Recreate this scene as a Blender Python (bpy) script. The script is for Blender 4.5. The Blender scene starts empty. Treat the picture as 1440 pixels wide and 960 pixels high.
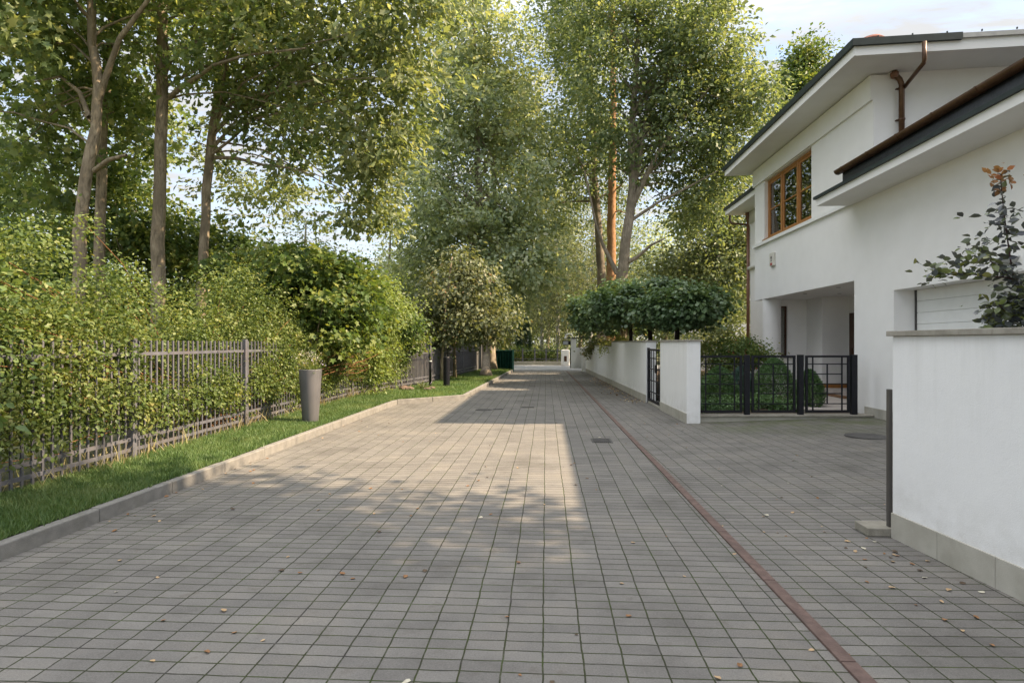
import bpy, bmesh, math, random
import numpy as np
from mathutils import Vector, Matrix

random.seed(7)
RNG = np.random.default_rng(11)
R = math.radians
SC = bpy.context.scene
COL = SC.collection

# ------------------------------------------------------------------ survey
F = 820.0                                    # focal length in photo pixels
PSI = math.atan(47.5 / F)                    # camera turned a little left of the street
CS, SN = math.cos(PSI), math.sin(PSI)
EYE = 1.6

def ray(px, py):
    xc = (px - 720) / F
    return xc * CS - SN, xc * SN + CS, -(py - 482) / F

def P(px, py, Y):                            # surveyed point at street distance Y
    r = ray(px, py); t = Y / r[1]
    return Vector((r[0] * t, Y, EYE + r[2] * t))

def G(px, py, z=0.0):                        # surveyed point at height z
    r = ray(px, py); t = (z - EYE) / r[2]
    return Vector((r[0] * t, r[1] * t, z))

# ------------------------------------------------------------------ objects
def link(o, parent=None):
    COL.objects.link(o)
    if parent is not None:
        o.parent = parent
    return o

def tag(o, label=None, cat=None, group=None, kind=None):
    if label: o['label'] = label
    if cat: o['category'] = cat
    if group: o['group'] = group
    if kind: o['kind'] = kind
    return o

def thing(name, label, cat, loc=(0, 0, 0), group=None):
    o = bpy.data.objects.new(name, None)
    o.empty_display_size = 0.2
    link(o); o.location = loc
    return tag(o, label, cat, group)

def put(name, bm, mat, parent=None, smooth=False, bevel=0.0):
    """one mesh object; world coordinates in, re-based on the parent's location"""
    me = bpy.data.meshes.new(name)
    bmesh.ops.recalc_face_normals(bm, faces=bm.faces)
    bm.to_mesh(me); bm.free()
    if mat: me.materials.append(mat)
    if smooth:
        me.polygons.foreach_set('use_smooth', [True] * len(me.polygons))
    o = bpy.data.objects.new(name, me)
    link(o, parent)
    if parent is not None:
        me.transform(Matrix.Translation(-base_of(parent)))
    if bevel:
        b = o.modifiers.new('bevel', 'BEVEL'); b.width = bevel; b.segments = 2
        b.limit_method = 'ANGLE'
    return o

def base_of(o):
    v = Vector((0, 0, 0))
    while o is not None:
        v += o.location; o = o.parent
    return v

def recentre(o):
    """move a single-mesh thing's origin to the base of its bounds"""
    me = o.data
    n = len(me.vertices)
    a = np.empty(n * 3, dtype=np.float32); me.vertices.foreach_get('co', a)
    a = a.reshape(-1, 3)
    c = Vector(((a[:, 0].min() + a[:, 0].max()) / 2, (a[:, 1].min() + a[:, 1].max()) / 2, a[:, 2].min()))
    me.transform(Matrix.Translation(-c)); o.location = c
    return o

BM = bmesh.new

def box(bm, x0, x1, y0, y1, z0, z1, rot=0.0, about=None):
    vs = [Vector(c) for c in ((x0, y0, z0), (x1, y0, z0), (x1, y1, z0), (x0, y1, z0),
                              (x0, y0, z1), (x1, y0, z1), (x1, y1, z1), (x0, y1, z1))]
    if rot:
        c = Vector(about) if about else Vector(((x0 + x1) / 2, (y0 + y1) / 2, 0))
        m = Matrix.Rotation(rot, 3, 'Z')
        vs = [m @ (v - c) + c for v in vs]
    b = [bm.verts.new(v) for v in vs]
    for f in ((0, 3, 2, 1), (4, 5, 6, 7), (0, 1, 5, 4), (1, 2, 6, 5), (2, 3, 7, 6), (3, 0, 4, 7)):
        bm.faces.new([b[i] for i in f])
    return bm

def bar(bm, a, b, w, h, up=(0, 0, 1)):
    """rectangular bar from a to b, w across, h along up"""
    a, b = Vector(a), Vector(b); d = (b - a).normalized()
    u = Vector(up)
    s = d.cross(u)
    if s.length < 1e-4: s = d.cross(Vector((1, 0, 0)))
    s.normalize(); u = s.cross(d).normalized()
    vs = []
    for p in (a, b):
        for q in ((-1, -1), (1, -1), (1, 1), (-1, 1)):
            vs.append(bm.verts.new(p + s * q[0] * w / 2 + u * q[1] * h / 2))
    for f in ((3, 2, 1, 0), (4, 5, 6, 7), (0, 1, 5, 4), (1, 2, 6, 5), (2, 3, 7, 6), (3, 0, 4, 7)):
        bm.faces.new([vs[i] for i in f])

def tube(bm, pts, rad, n=8, cap=True, wob=0.0):
    pts = [Vector(p) for p in pts]
    if not hasattr(rad, '__len__'): rad = [rad] * len(pts)
    rings = []; ref = None
    for i, p in enumerate(pts):
        d = (pts[min(i + 1, len(pts) - 1)] - pts[max(i - 1, 0)]).normalized()
        if ref is None:
            ref = Vector((1, 0, 0)) if abs(d.x) < 0.8 else Vector((0, 1, 0))
        s = (ref - d * ref.dot(d)).normalized(); ref = s
        t = d.cross(s)
        rings.append([bm.verts.new(p + (s * math.cos(2 * math.pi * k / n) + t * math.sin(2 * math.pi * k / n)) * rad[i] *
                                   (1 + (random.uniform(-wob, wob) if wob else 0))) for k in range(n)])
    for i in range(len(rings) - 1):
        for k in range(n):
            bm.faces.new((rings[i][k], rings[i][(k + 1) % n], rings[i + 1][(k + 1) % n], rings[i + 1][k]))
    if cap:
        bm.faces.new(rings[0][::-1]); bm.faces.new(rings[-1])

def lathe(bm, c, prof, n=32, half=None):
    """prof: (r, z) list, around a vertical axis at c"""
    rings = []
    for r, z in prof:
        rings.append([bm.verts.new((c[0] + r * math.cos(2 * math.pi * k / n), c[1] + r * math.sin(2 * math.pi * k / n), c[2] + z)) for k in range(n)])
    for i in range(len(rings) - 1):
        for k in range(n):
            bm.faces.new((rings[i][k], rings[i][(k + 1) % n], rings[i + 1][(k + 1) % n], rings[i + 1][k]))
    bm.faces.new(rings[0][::-1]); bm.faces.new(rings[-1])

def poly_prism(bm, pts, z0, z1):
    lo = [bm.verts.new((x, y, z0)) for x, y in pts]; hi = [bm.verts.new((x, y, z1)) for x, y in pts]
    n = len(pts)
    bm.faces.new(lo[::-1]); bm.faces.new(hi)
    for i in range(n):
        bm.faces.new((lo[i], lo[(i + 1) % n], hi[(i + 1) % n], hi[i]))

# ------------------------------------------------------------------ materials
def new_mat(name):
    m = bpy.data.materials.new(name); m.use_nodes = True
    nt = m.node_tree; nt.nodes.clear()
    out = nt.nodes.new('ShaderNodeOutputMaterial')
    return m, nt, nt.nodes, nt.links, out

def ramp(N, stops, interp='LINEAR'):
    r = N.new('ShaderNodeValToRGB'); r.color_ramp.interpolation = interp
    e = r.color_ramp.elements
    while len(e) > 1: e.remove(e[-1])
    e[0].position = stops[0][0]; e[0].color = (*stops[0][1], 1)
    for p, c in stops[1:]:
        x = e.new(p); x.color = (*c, 1)
    return r

def noise(N, L, vec, scale, detail=4, rough=0.55, dist=0.0):
    n = N.new('ShaderNodeTexNoise'); n.inputs['Scale'].default_value = scale
    n.inputs['Detail'].default_value = detail; n.inputs['Roughness'].default_value = rough
    n.inputs['Distortion'].default_value = dist
    if vec is not None: L.new(vec, n.inputs['Vector'])
    return n

def mix(N, L, fac, a, b, mode='MIX'):
    m = N.new('ShaderNodeMix'); m.data_type = 'RGBA'; m.blend_type = mode
    for i, v in ((0, fac), (6, a), (7, b)):
        if isinstance(v, (int, float)): m.inputs[i].default_value = v
        elif isinstance(v, tuple): m.inputs[i].default_value = (*v, 1)
        else: L.new(v, m.inputs[i])
    return m.outputs[2]

def surf(name, c1, c2, scale=6.0, rough=0.7, bump=0.1, bscale=60.0, stretch=None, spec=0.3, metallic=0.0, dirt=None, dscale=1.2, damt=0.5):
    m, nt, N, L, out = new_mat(name)
    b = N.new('ShaderNodeBsdfPrincipled'); L.new(b.outputs[0], out.inputs[0])
    tc = N.new('ShaderNodeNewGeometry').outputs['Position']
    if stretch:
        mp = N.new('ShaderNodeMapping'); mp.inputs['Scale'].default_value = stretch; L.new(tc, mp.inputs['Vector']); tc = mp.outputs[0]
    n1 = noise(N, L, tc, scale, 5)
    r = ramp(N, [(0.3, c1), (0.7, c2)]); L.new(n1.outputs[0], r.inputs[0])
    col = r.outputs[0]
    if dirt:
        n3 = noise(N, L, tc, dscale, 6, 0.65)
        r3 = ramp(N, [(0.48, (0, 0, 0)), (0.75, (damt,) * 3)]); L.new(n3.outputs[0], r3.inputs[0])
        col = mix(N, L, r3.outputs[0], col, dirt)
    L.new(col, b.inputs['Base Color'])
    b.inputs['Roughness'].default_value = rough; b.inputs['Metallic'].default_value = metallic
    b.inputs['Specular IOR Level'].default_value = spec
    n2 = noise(N, L, tc, bscale, 3)
    bp = N.new('ShaderNodeBump'); bp.inputs['Strength'].default_value = bump; bp.inputs['Distance'].default_value = 0.01
    L.new(n2.outputs[0], bp.inputs['Height']); L.new(bp.outputs[0], b.inputs['Normal'])
    return m

LEAF = 1.62
def tone(c, gain, sat):
    l = .3 * c[0] + .6 * c[1] + .1 * c[2]
    return tuple(min((l + (x - l) * sat) * LEAF * gain, .62) for x in c)

def wall_mat(name, c1, c2, z_top):
    m, nt, N, L, out = new_mat(name)
    b = N.new('ShaderNodeBsdfPrincipled'); L.new(b.outputs[0], out.inputs[0])
    g = N.new('ShaderNodeNewGeometry').outputs['Position']
    n1 = noise(N, L, g, 1.8, 6, 0.6); r = ramp(N, [(0.3, c1), (0.7, c2)]); L.new(n1.outputs[0], r.inputs[0])
    mp = N.new('ShaderNodeMapping'); mp.inputs['Scale'].default_value = (2.6, 2.6, 0.22); L.new(g, mp.inputs['Vector'])
    sn = noise(N, L, mp.outputs[0], 2.4, 7, 0.75)
    sx = N.new('ShaderNodeSeparateXYZ'); L.new(g, sx.inputs[0])
    def band(a, c):
        q = N.new('ShaderNodeMapRange'); L.new(sx.outputs[2], q.inputs[0]); q.inputs[1].default_value = a; q.inputs[2].default_value = c; return q.outputs[0]
    sr = ramp(N, [(0.46, (0, 0, 0)), (0.72, (0.22,) * 3)]); L.new(sn.outputs[0], sr.inputs[0])
    m1 = N.new('ShaderNodeMath'); m1.operation = 'MULTIPLY'; L.new(sr.outputs[0], m1.inputs[0]); L.new(band(z_top - 1.1, z_top), m1.inputs[1])
    col = mix(N, L, m1.outputs[0], r.outputs[0], (0.40, 0.39, 0.33))
    bn = noise(N, L, g, 5.0, 6, 0.7); br = ramp(N, [(0.40, (0, 0, 0)), (0.68, (0.35,) * 3)]); L.new(bn.outputs[0], br.inputs[0])
    m2 = N.new('ShaderNodeMath'); m2.operation = 'MULTIPLY'; L.new(br.outputs[0], m2.inputs[0]); L.new(band(0.62, 0.18), m2.inputs[1])
    col = mix(N, L, m2.outputs[0], col, (0.42, 0.40, 0.35))
    L.new(col, b.inputs['Base Color']); b.inputs['Roughness'].default_value = 0.9; b.inputs['Specular IOR Level'].default_value = 0.15
    n2 = noise(N, L, g, 190, 3); n3 = noise(N, L, g, 9, 4)
    ma = N.new('ShaderNodeMath'); ma.operation = 'MULTIPLY_ADD'; L.new(n3.outputs[0], ma.inputs[0]); ma.inputs[1].default_value = 1.5; L.new(n2.outputs[0], ma.inputs[2])
    bp = N.new('ShaderNodeBump'); bp.inputs['Strength'].default_value = 0.4; bp.inputs['Distance'].default_value = 0.008
    L.new(ma.outputs[0], bp.inputs['Height']); L.new(bp.outputs[0], b.inputs['Normal'])
    return m

def leaf_mat(name, stops, trans=0.42, rough=0.45, nscale=1.2, spec=0.35, spread=0.55, gain=1.0, sat=0.80):
    """leaf colour varies leaf by leaf and spray by spray; thin leaves let light through"""
    m, nt, N, L, out = new_mat(name)
    g = N.new('ShaderNodeNewGeometry')
    n1 = noise(N, L, g.outputs['Position'], nscale, 3)
    ad = N.new('ShaderNodeMath'); ad.operation = 'MULTIPLY_ADD'
    L.new(g.outputs['Random Per Island'], ad.inputs[0]); ad.inputs[1].default_value = spread
    mm = N.new('ShaderNodeMath'); mm.operation = 'MULTIPLY_ADD'
    L.new(n1.outputs[0], mm.inputs[0]); mm.inputs[1].default_value = 1.6; mm.inputs[2].default_value = -0.55 - spread * 0.5 + 0.25
    L.new(mm.outputs[0], ad.inputs[2])
    r = ramp(N, [(p, tone(c, gain, sat)) for p, c in stops]); L.new(ad.outputs[0], r.inputs[0])
    b = N.new('ShaderNodeBsdfPrincipled'); L.new(r.outputs[0], b.inputs['Base Color'])
    b.inputs['Roughness'].default_value = rough; b.inputs['Specular IOR Level'].default_value = spec
    t = N.new('ShaderNodeBsdfTranslucent')
    tcol = mix(N, L, 1.0, r.outputs[0], (1.25, 1.15, 0.55), 'MULTIPLY'); L.new(tcol, t.inputs[0])
    ms = N.new('ShaderNodeMixShader'); ms.inputs[0].default_value = min(trans + .06, .55)
    L.new(b.outputs[0], ms.inputs[1]); L.new(t.outputs[0], ms.inputs[2]); L.new(ms.outputs[0], out.inputs[0])
    return m

def bark_mat(name, c1, c2, c3, zs=0.25, sc=14):
    m, nt, N, L, out = new_mat(name)
    b = N.new('ShaderNodeBsdfPrincipled'); L.new(b.outputs[0], out.inputs[0])
    g = N.new('ShaderNodeNewGeometry').outputs['Position']
    mp = N.new('ShaderNodeMapping'); mp.inputs['Scale'].default_value = (1, 1, zs); L.new(g, mp.inputs['Vector'])
    n1 = noise(N, L, mp.outputs[0], sc, 6, 0.7, 0.6)
    n2 = noise(N, L, g, 1.3, 4)
    r = ramp(N, [(0.32, c1), (0.55, c2), (0.75, c3)]); L.new(n1.outputs[0], r.inputs[0])
    r2 = ramp(N, [(0.45, (0, 0, 0)), (0.62, (0.75,) * 3)]); L.new(n2.outputs[0], r2.inputs[0])
    col = mix(N, L, r2.outputs[0], r.outputs[0], tuple(0.55 * x for x in c2))
    L.new(col, b.inputs['Base Color']); b.inputs['Roughness'].default_value = 0.9; b.inputs['Specular IOR Level'].default_value = 0.1
    bp = N.new('ShaderNodeBump'); bp.inputs['Strength'].default_value = 0.8; bp.inputs['Distance'].default_value = 0.03
    L.new(n1.outputs[0], bp.inputs['Height']); L.new(bp.outputs[0], b.inputs['Normal'])
    return m

def paver_mat(name, rot=0.0, tint=(1, 1, 1)):
    m, nt, N, L, out = new_mat(name)
    b = N.new('ShaderNodeBsdfPrincipled'); L.new(b.outputs[0], out.inputs[0])
    g = N.new('ShaderNodeNewGeometry').outputs['Position']
    # blocks are never laid dead straight
    wn = noise(N, L, g, 0.9, 3); w2 = noise(N, L, g, 7.0, 2)
    sb = N.new('ShaderNodeVectorMath'); sb.operation = 'SUBTRACT'; L.new(wn.outputs['Color'], sb.inputs[0]); sb.inputs[1].default_value = (0.5,) * 3
    sc = N.new('ShaderNodeVectorMath'); sc.operation = 'SCALE'; L.new(sb.outputs[0], sc.inputs[0]); sc.inputs['Scale'].default_value = 0.022
    sb2 = N.new('ShaderNodeVectorMath'); sb2.operation = 'SUBTRACT'; L.new(w2.outputs['Color'], sb2.inputs[0]); sb2.inputs[1].default_value = (0.5,) * 3
    sc2 = N.new('ShaderNodeVectorMath'); sc2.operation = 'SCALE'; L.new(sb2.outputs[0], sc2.inputs[0]); sc2.inputs['Scale'].default_value = 0.014
    a1 = N.new('ShaderNodeVectorMath'); L.new(g, a1.inputs[0]); L.new(sc.outputs[0], a1.inputs[1])
    a2 = N.new('ShaderNodeVectorMath'); L.new(a1.outputs[0], a2.inputs[0]); L.new(sc2.outputs[0], a2.inputs[1])
    mp = N.new('ShaderNodeMapping'); mp.inputs['Rotation'].default_value = (0, 0, rot); mp.inputs['Location'].default_value = (0.015, 0.03, 0)
    L.new(a2.outputs[0], mp.inputs['Vector'])
    def brick(mort, smooth):
        bk = N.new('ShaderNodeTexBrick'); bk.offset = 0.0; bk.squash = 1.0
        L.new(mp.outputs[0], bk.inputs['Vector'])
        bk.inputs['Scale'].default_value = 1.0; bk.inputs['Brick Width'].default_value = 0.203; bk.inputs['Row Height'].default_value = 0.102
        bk.inputs['Mortar Size'].default_value = mort; bk.inputs['Mortar Smooth'].default_value = smooth
        bk.inputs['Color1'].default_value = (0, 0, 0, 1); bk.inputs['Color2'].default_value = (1, 1, 1, 1); bk.inputs['Mortar'].default_value = (0.5, 0.5, 0.5, 1)
        return bk
    bk = brick(0.0058, 0.5)
    T = tint
    per = ramp(N, [(0.0, (0.146 * T[0], 0.137 * T[1], 0.127 * T[2])), (0.5, (0.162 * T[0], 0.152 * T[1], 0.140 * T[2])), (1.0, (0.182 * T[0], 0.171 * T[1], 0.157 * T[2]))])
    L.new(bk.outputs['Color'], per.inputs[0])
    fine = noise(N, L, g, 420, 2, 0.8)
    fr = ramp(N, [(0.28, (0.62,) * 3), (0.5, (1.0,) * 3), (0.74, (1.5,) * 3)]); L.new(fine.outputs[0], fr.inputs[0])
    col = mix(N, L, 1.0, per.outputs[0], fr.outputs[0], 'MULTIPLY')
    grit = noise(N, L, g, 95, 4, 0.75)
    gtr = ramp(N, [(0.3, (0.80,) * 3), (0.5, (1.0,) * 3), (0.7, (1.22,) * 3)]); L.new(grit.outputs[0], gtr.inputs[0])
    col = mix(N, L, 1.0, col, gtr.outputs[0], 'MULTIPLY')
    st = noise(N, L, g, 1.1, 7, 0.7)
    sr = ramp(N, [(0.28, (0.68, 0.67, 0.66)), (0.5, (1, 1, 1)), (0.74, (1.24, 1.20, 1.13))]); L.new(st.outputs[0], sr.inputs[0])
    col = mix(N, L, 1.0, col, sr.outputs[0], 'MULTIPLY')
    sp = noise(N, L, g, 5.5, 4, 0.6)
    spr = ramp(N, [(0.60, (0, 0, 0)), (0.76, (0.5,) * 3)]); L.new(sp.outputs[0], spr.inputs[0])
    col = mix(N, L, spr.outputs[0], col, (0.10, 0.085, 0.07))
    sxyz = N.new('ShaderNodeSeparateXYZ'); L.new(g, sxyz.inputs[0])
    my = N.new('ShaderNodeMapRange'); L.new(sxyz.outputs[1], my.inputs[0]); my.inputs[1].default_value = 9.6; my.inputs[2].default_value = 11.8
    mx = N.new('ShaderNodeMapRange'); L.new(sxyz.outputs[0], mx.inputs[0]); mx.inputs[1].default_value = 2.7; mx.inputs[2].default_value = 3.6
    mm_ = N.new('ShaderNodeMath'); mm_.operation = 'MULTIPLY'; L.new(my.outputs[0], mm_.inputs[0]); L.new(mx.outputs[0], mm_.inputs[1])
    mn = noise(N, L, g, 1.7, 6, 0.7)
    mnr = ramp(N, [(0.36, (0, 0, 0)), (0.58, (0.9,) * 3)]); L.new(mn.outputs[0], mnr.inputs[0])
    mm2 = N.new('ShaderNodeMath'); mm2.operation = 'MULTIPLY'; L.new(mm_.outputs[0], mm2.inputs[0]); L.new(mnr.outputs[0], mm2.inputs[1])
    col = mix(N, L, mm2.outputs[0], col, (0.10, 0.115, 0.055))
    # joints: dark grit, mossy in places
    mo = noise(N, L, g, 3.2, 5, 0.7)
    mr = ramp(N, [(0.36, (0.030, 0.027, 0.023)), (0.52, (0.034, 0.040, 0.014)), (0.7, (0.044, 0.064, 0.011))]); L.new(mo.outputs[0], mr.inputs[0])
    gap = noise(N, L, g, 16, 3, 0.7)
    gr = ramp(N, [(0.3, (0.6,) * 3), (0.5, (1,) * 3)]); L.new(gap.outputs[0], gr.inputs[0])
    fm = N.new('ShaderNodeMath'); fm.operation = 'MULTIPLY'; L.new(bk.outputs['Fac'], fm.inputs[0]); L.new(gr.outputs[0], fm.inputs[1])
    col = mix(N, L, fm.outputs[0], col, mr.outputs[0])
    L.new(col, b.inputs['Base Color'])
    b.inputs['Roughness'].default_value = 0.82; b.inputs['Specular IOR Level'].default_value = 0.25
    bk2 = brick(0.007, 1.0)
    inv = N.new('ShaderNodeMath'); inv.operation = 'SUBTRACT'; inv.inputs[0].default_value = 1.0; L.new(bk2.outputs['Fac'], inv.inputs[1])
    hh = N.new('ShaderNodeMath'); hh.operation = 'MULTIPLY_ADD'; L.new(fine.outputs[0], hh.inputs[0]); hh.inputs[1].default_value = 0.25; L.new(inv.outputs[0], hh.inputs[2])
    bp = N.new('ShaderNodeBump'); bp.inputs['Strength'].default_value = 0.6; bp.inputs['Distance'].default_value = 0.006
    L.new(hh.outputs[0], bp.inputs['Height']); L.new(bp.outputs[0], b.inputs['Normal'])
    return m

def glass_mat():
    m, nt, N, L, out = new_mat('window_glass')
    fr = N.new('ShaderNodeFresnel'); fr.inputs[0].default_value = 3.6
    t = N.new('ShaderNodeBsdfTransparent'); t.inputs[0].default_value = (0.72, 0.78, 0.76, 1)
    gl = N.new('ShaderNodeBsdfGlossy'); gl.inputs['Roughness'].default_value = 0.01
    ms = N.new('ShaderNodeMixShader'); L.new(fr.outputs[0], ms.inputs[0]); L.new(t.outputs[0], ms.inputs[1]); L.new(gl.outputs[0], ms.inputs[2])
    L.new(ms.outputs[0], out.inputs[0])
    return m

M = {}
M['render'] = surf('white_render', (0.795, 0.78, 0.76), (0.83, 0.815, 0.795), 3, 0.9, 0.35, 260, spec=0.15, dirt=(0.62, 0.61, 0.57), dscale=0.6, damt=0.12)
M['wallrender'] = wall_mat('garden_wall_render', (0.78, 0.775, 0.765), (0.82, 0.815, 0.80), 1.65)
M['soffit'] = surf('soffit_paint', (0.74, 0.73, 0.71), (0.78, 0.77, 0.75), 2, 0.85, 0.1, 150, spec=0.2)
M['whitepaint'] = surf('white_paint', (0.76, 0.76, 0.74), (0.82, 0.82, 0.80), 5, 0.5, 0.05, 90)
M['stone'] = surf('cap_stone', (0.24, 0.22, 0.185), (0.36, 0.335, 0.285), 9, 0.85, 0.4, 90, dirt=(0.16, 0.15, 0.11), dscale=2.5, damt=0.7)
M['plinth'] = surf('plinth_tile', (0.36, 0.34, 0.29), (0.44, 0.42, 0.365), 5, 0.75, 0.15, 120, dirt=(0.25, 0.24, 0.19), dscale=2.2, damt=0.5)
M['kerb'] = surf('kerb_concrete', (0.165, 0.158, 0.146), (0.25, 0.238, 0.218), 8, 0.9, 0.4, 130, dirt=(0.17, 0.16, 0.13), dscale=3.0, damt=0.6)
M['roofmetal'] = surf('roof_metal_dark', (0.014, 0.022, 0.021), (0.026, 0.038, 0.036), 6, 0.5, 0.05, 60, spec=0.3)
M['membrane'] = surf('roof_membrane', (0.010, 0.011, 0.015), (0.026, 0.028, 0.036), 9, 0.35, 0.5, 20, spec=0.5)
M['copper'] = surf('copper_brown', (0.070, 0.034, 0.016), (0.115, 0.056, 0.027), 12, 0.38, 0.04, 80, spec=0.5, metallic=0.35)
M['pipe'] = surf('downpipe_brown', (0.15, 0.065, 0.035), (0.20, 0.09, 0.05), 12, 0.4, 0.03, 80, spec=0.5)
M['wood'] = surf('window_wood', (0.30, 0.125, 0.030), (0.42, 0.185, 0.048), 18, 0.4, 0.08, 90, stretch=(1, 1, 0.2), spec=0.5)
M['black'] = surf('black_powder_coat', (0.006, 0.0065, 0.010), (0.011, 0.0115, 0.016), 20, 0.45, 0.05, 160, spec=0.3)
M['fence'] = surf('fence_grey_paint', (0.085, 0.085, 0.100), (0.14, 0.14, 0.16), 8, 0.5, 0.15, 90, spec=0.5, dirt=(0.11, 0.075, 0.05), dscale=4, damt=0.5)
M['gateplate'] = surf('gate_plate', (0.055, 0.050, 0.045), (0.085, 0.078, 0.070), 3, 0.4, 0.03, 60, spec=0.5)
M['drain'] = surf('drain_red', (0.100, 0.066, 0.056), (0.160, 0.108, 0.092), 14, 0.8, 0.35, 120, dirt=(0.08, 0.06, 0.05), dscale=4, damt=0.7)
M['iron'] = surf('cast_iron', (0.045, 0.042, 0.040), (0.085, 0.080, 0.076), 20, 0.6, 0.6, 60, spec=0.4)
M['planter'] = surf('planter_zinc', (0.075, 0.074, 0.078), (0.145, 0.142, 0.146), 4, 0.55, 0.1, 60, stretch=(1, 1, 0.35), spec=0.4, dirt=(0.13, 0.12, 0.12), dscale=4, damt=0.6)
M['soil'] = surf('soil', (0.045, 0.032, 0.022), (0.09, 0.065, 0.045), 18, 0.95, 0.9, 60)
M['forestfloor'] = surf('forest_floor', (0.045, 0.055, 0.020), (0.10, 0.095, 0.045), 3, 0.95, 0.8, 20)
M['lawnbase'] = surf('lawn_base', (0.035, 0.075, 0.012), (0.075, 0.125, 0.024), 5, 0.95, 0.9, 90)
M['asphalt'] = surf('asphalt', (0.22, 0.225, 0.23), (0.28, 0.285, 0.285), 5, 0.85, 0.5, 120)
M['board'] = surf('grey_boards', (0.075, 0.072, 0.072), (0.15, 0.145, 0.14), 7, 0.8, 0.3, 60, stretch=(3, 3, 0.15))
M['greengate'] = surf('green_gate', (0.022, 0.115, 0.095), (0.035, 0.150, 0.122), 6, 0.45, 0.1, 60, spec=0.5)
M['tile'] = surf('porch_tile', (0.42, 0.37, 0.34), (0.52, 0.47, 0.43), 4, 0.7, 0.1, 90)
M['dark'] = surf('dark_interior', (0.05, 0.05, 0.05), (0.09, 0.085, 0.08), 3, 0.9, 0.05, 30)
M['red'] = surf('red_paint', (0.33, 0.03, 0.03), (0.42, 0.045, 0.04), 8, 0.4, 0.02, 60)
M['brick'] = surf('brick_red', (0.16, 0.06, 0.045), (0.24, 0.09, 0.06), 20, 0.8, 0.3, 60)
M['amber'] = surf('amber_plastic', (0.60, 0.27, 0.02), (0.70, 0.34, 0.03), 10, 0.3, 0.03, 60, spec=0.5)
M['plastic'] = surf('cream_plastic', (0.60, 0.58, 0.52), (0.68, 0.66, 0.60), 8, 0.4, 0.03, 60, spec=0.5)
M['lampgrey'] = surf('lamp_grey', (0.30, 0.30, 0.29), (0.40, 0.40, 0.38), 8, 0.45, 0.03, 60)
M['darkwood'] = surf('dark_wood', (0.05, 0.024, 0.014), (0.09, 0.045, 0.024), 14, 0.5, 0.1, 60, stretch=(1, 1, 0.2))
M['mat'] = surf('door_mat', (0.16, 0.085, 0.04), (0.24, 0.13, 0.07), 40, 0.95, 0.8, 200)
M['rock'] = surf('rock', (0.11, 0.075, 0.058), (0.20, 0.145, 0.115), 7, 0.9, 0.8, 25)
M['signgrey'] = surf('sign_grey', (0.38, 0.40, 0.47), (0.45, 0.47, 0.53), 4, 0.4, 0.02, 50)
M['bark_oak'] = bark_mat('bark_oak', (0.11, 0.094, 0.072), (0.30, 0.25, 0.19), (0.43, 0.37, 0.29))
M['bark_maple'] = bark_mat('bark_maple', (0.12, 0.096, 0.068), (0.345, 0.28, 0.20), (0.48, 0.41, 0.31), 0.3, 12)
M['bark_pine'] = bark_mat('bark_pine', (0.24, 0.125, 0.065), (0.46, 0.26, 0.14), (0.56, 0.36, 0.22), 0.5, 9)
M['bark_birch'] = bark_mat('bark_birch', (0.07, 0.07, 0.065), (0.42, 0.41, 0.38), (0.55, 0.54, 0.50), 2.5, 5)
M['bark_red'] = bark_mat('bark_red', (0.12, 0.06, 0.03), (0.30, 0.15, 0.075), (0.42, 0.26, 0.15))
M['bark_dark'] = bark_mat('bark_dark', (0.018, 0.014, 0.012), (0.045, 0.036, 0.030), (0.07, 0.06, 0.05))
M['stem'] = bark_mat('stem_purple', (0.035, 0.018, 0.020), (0.075, 0.040, 0.040), (0.11, 0.065, 0.06))
M['glass'] = glass_mat()
M['curtain'] = surf('curtain', (0.42, 0.44, 0.40), (0.56, 0.57, 0.53), 3, 0.9, 0.3, 30, stretch=(6, 6, 0.1))
M['pavers'] = paver_mat('pavers')
M['pavers_court'] = paver_mat('pavers_court', R(-2.0))

L_OAK = leaf_mat('oak_leaves', [(0.0, (0.030, 0.060, 0.015)), (0.45, (0.075, 0.115, 0.028)), (0.8, (0.135, 0.160, 0.045)), (1.0, (0.19, 0.19, 0.075))], 0.46, gain=1.5, sat=.76)
L_OAKPALE = leaf_mat('pale_oak_leaves', [(0.0, (0.045, 0.075, 0.022)), (0.4, (0.098, 0.136, 0.042)), (0.75, (0.165, 0.195, 0.080)), (1.0, (0.25, 0.262, 0.155))], 0.46, gain=1.05, sat=.8)
L_OAKGREY = leaf_mat('grey_green_leaves', [(0.0, (0.034, 0.060, 0.026)), (0.45, (0.085, 0.118, 0.052)), (0.8, (0.145, 0.170, 0.085)), (1.0, (0.19, 0.21, 0.12))], 0.46, gain=2.1, sat=.62)
L_OAKR = leaf_mat('right_oak_leaves', [(0.0, (0.030, 0.064, 0.018)), (0.45, (0.075, 0.122, 0.034)), (0.8, (0.135, 0.175, 0.050)), (1.0, (0.19, 0.22, 0.07))], 0.46, gain=1.2, sat=.64)
L_CHEST = leaf_mat('chestnut_leaves', [(0.0, (0.055, 0.075, 0.028)), (0.5, (0.120, 0.148, 0.055)), (0.90, (0.180, 0.190, 0.085)), (0.97, (0.30, 0.175, 0.08)), (1.0, (0.32, 0.15, 0.07))], 0.35, gain=.84, sat=.72)
L_HEDGE = leaf_mat('hedge_leaves', [(0.0, (0.040, 0.075, 0.016)), (0.45, (0.092, 0.138, 0.026)), (0.85, (0.165, 0.195, 0.040)), (1.0, (0.26, 0.24, 0.07))], 0.35, nscale=2.2, gain=.84, sat=.86)
L_NEAR = leaf_mat('near_leaves', [(0.0, (0.035, 0.075, 0.018)), (0.5, (0.075, 0.125, 0.030)), (1.0, (0.150, 0.190, 0.050))], 0.4, gain=1.15)
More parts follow.
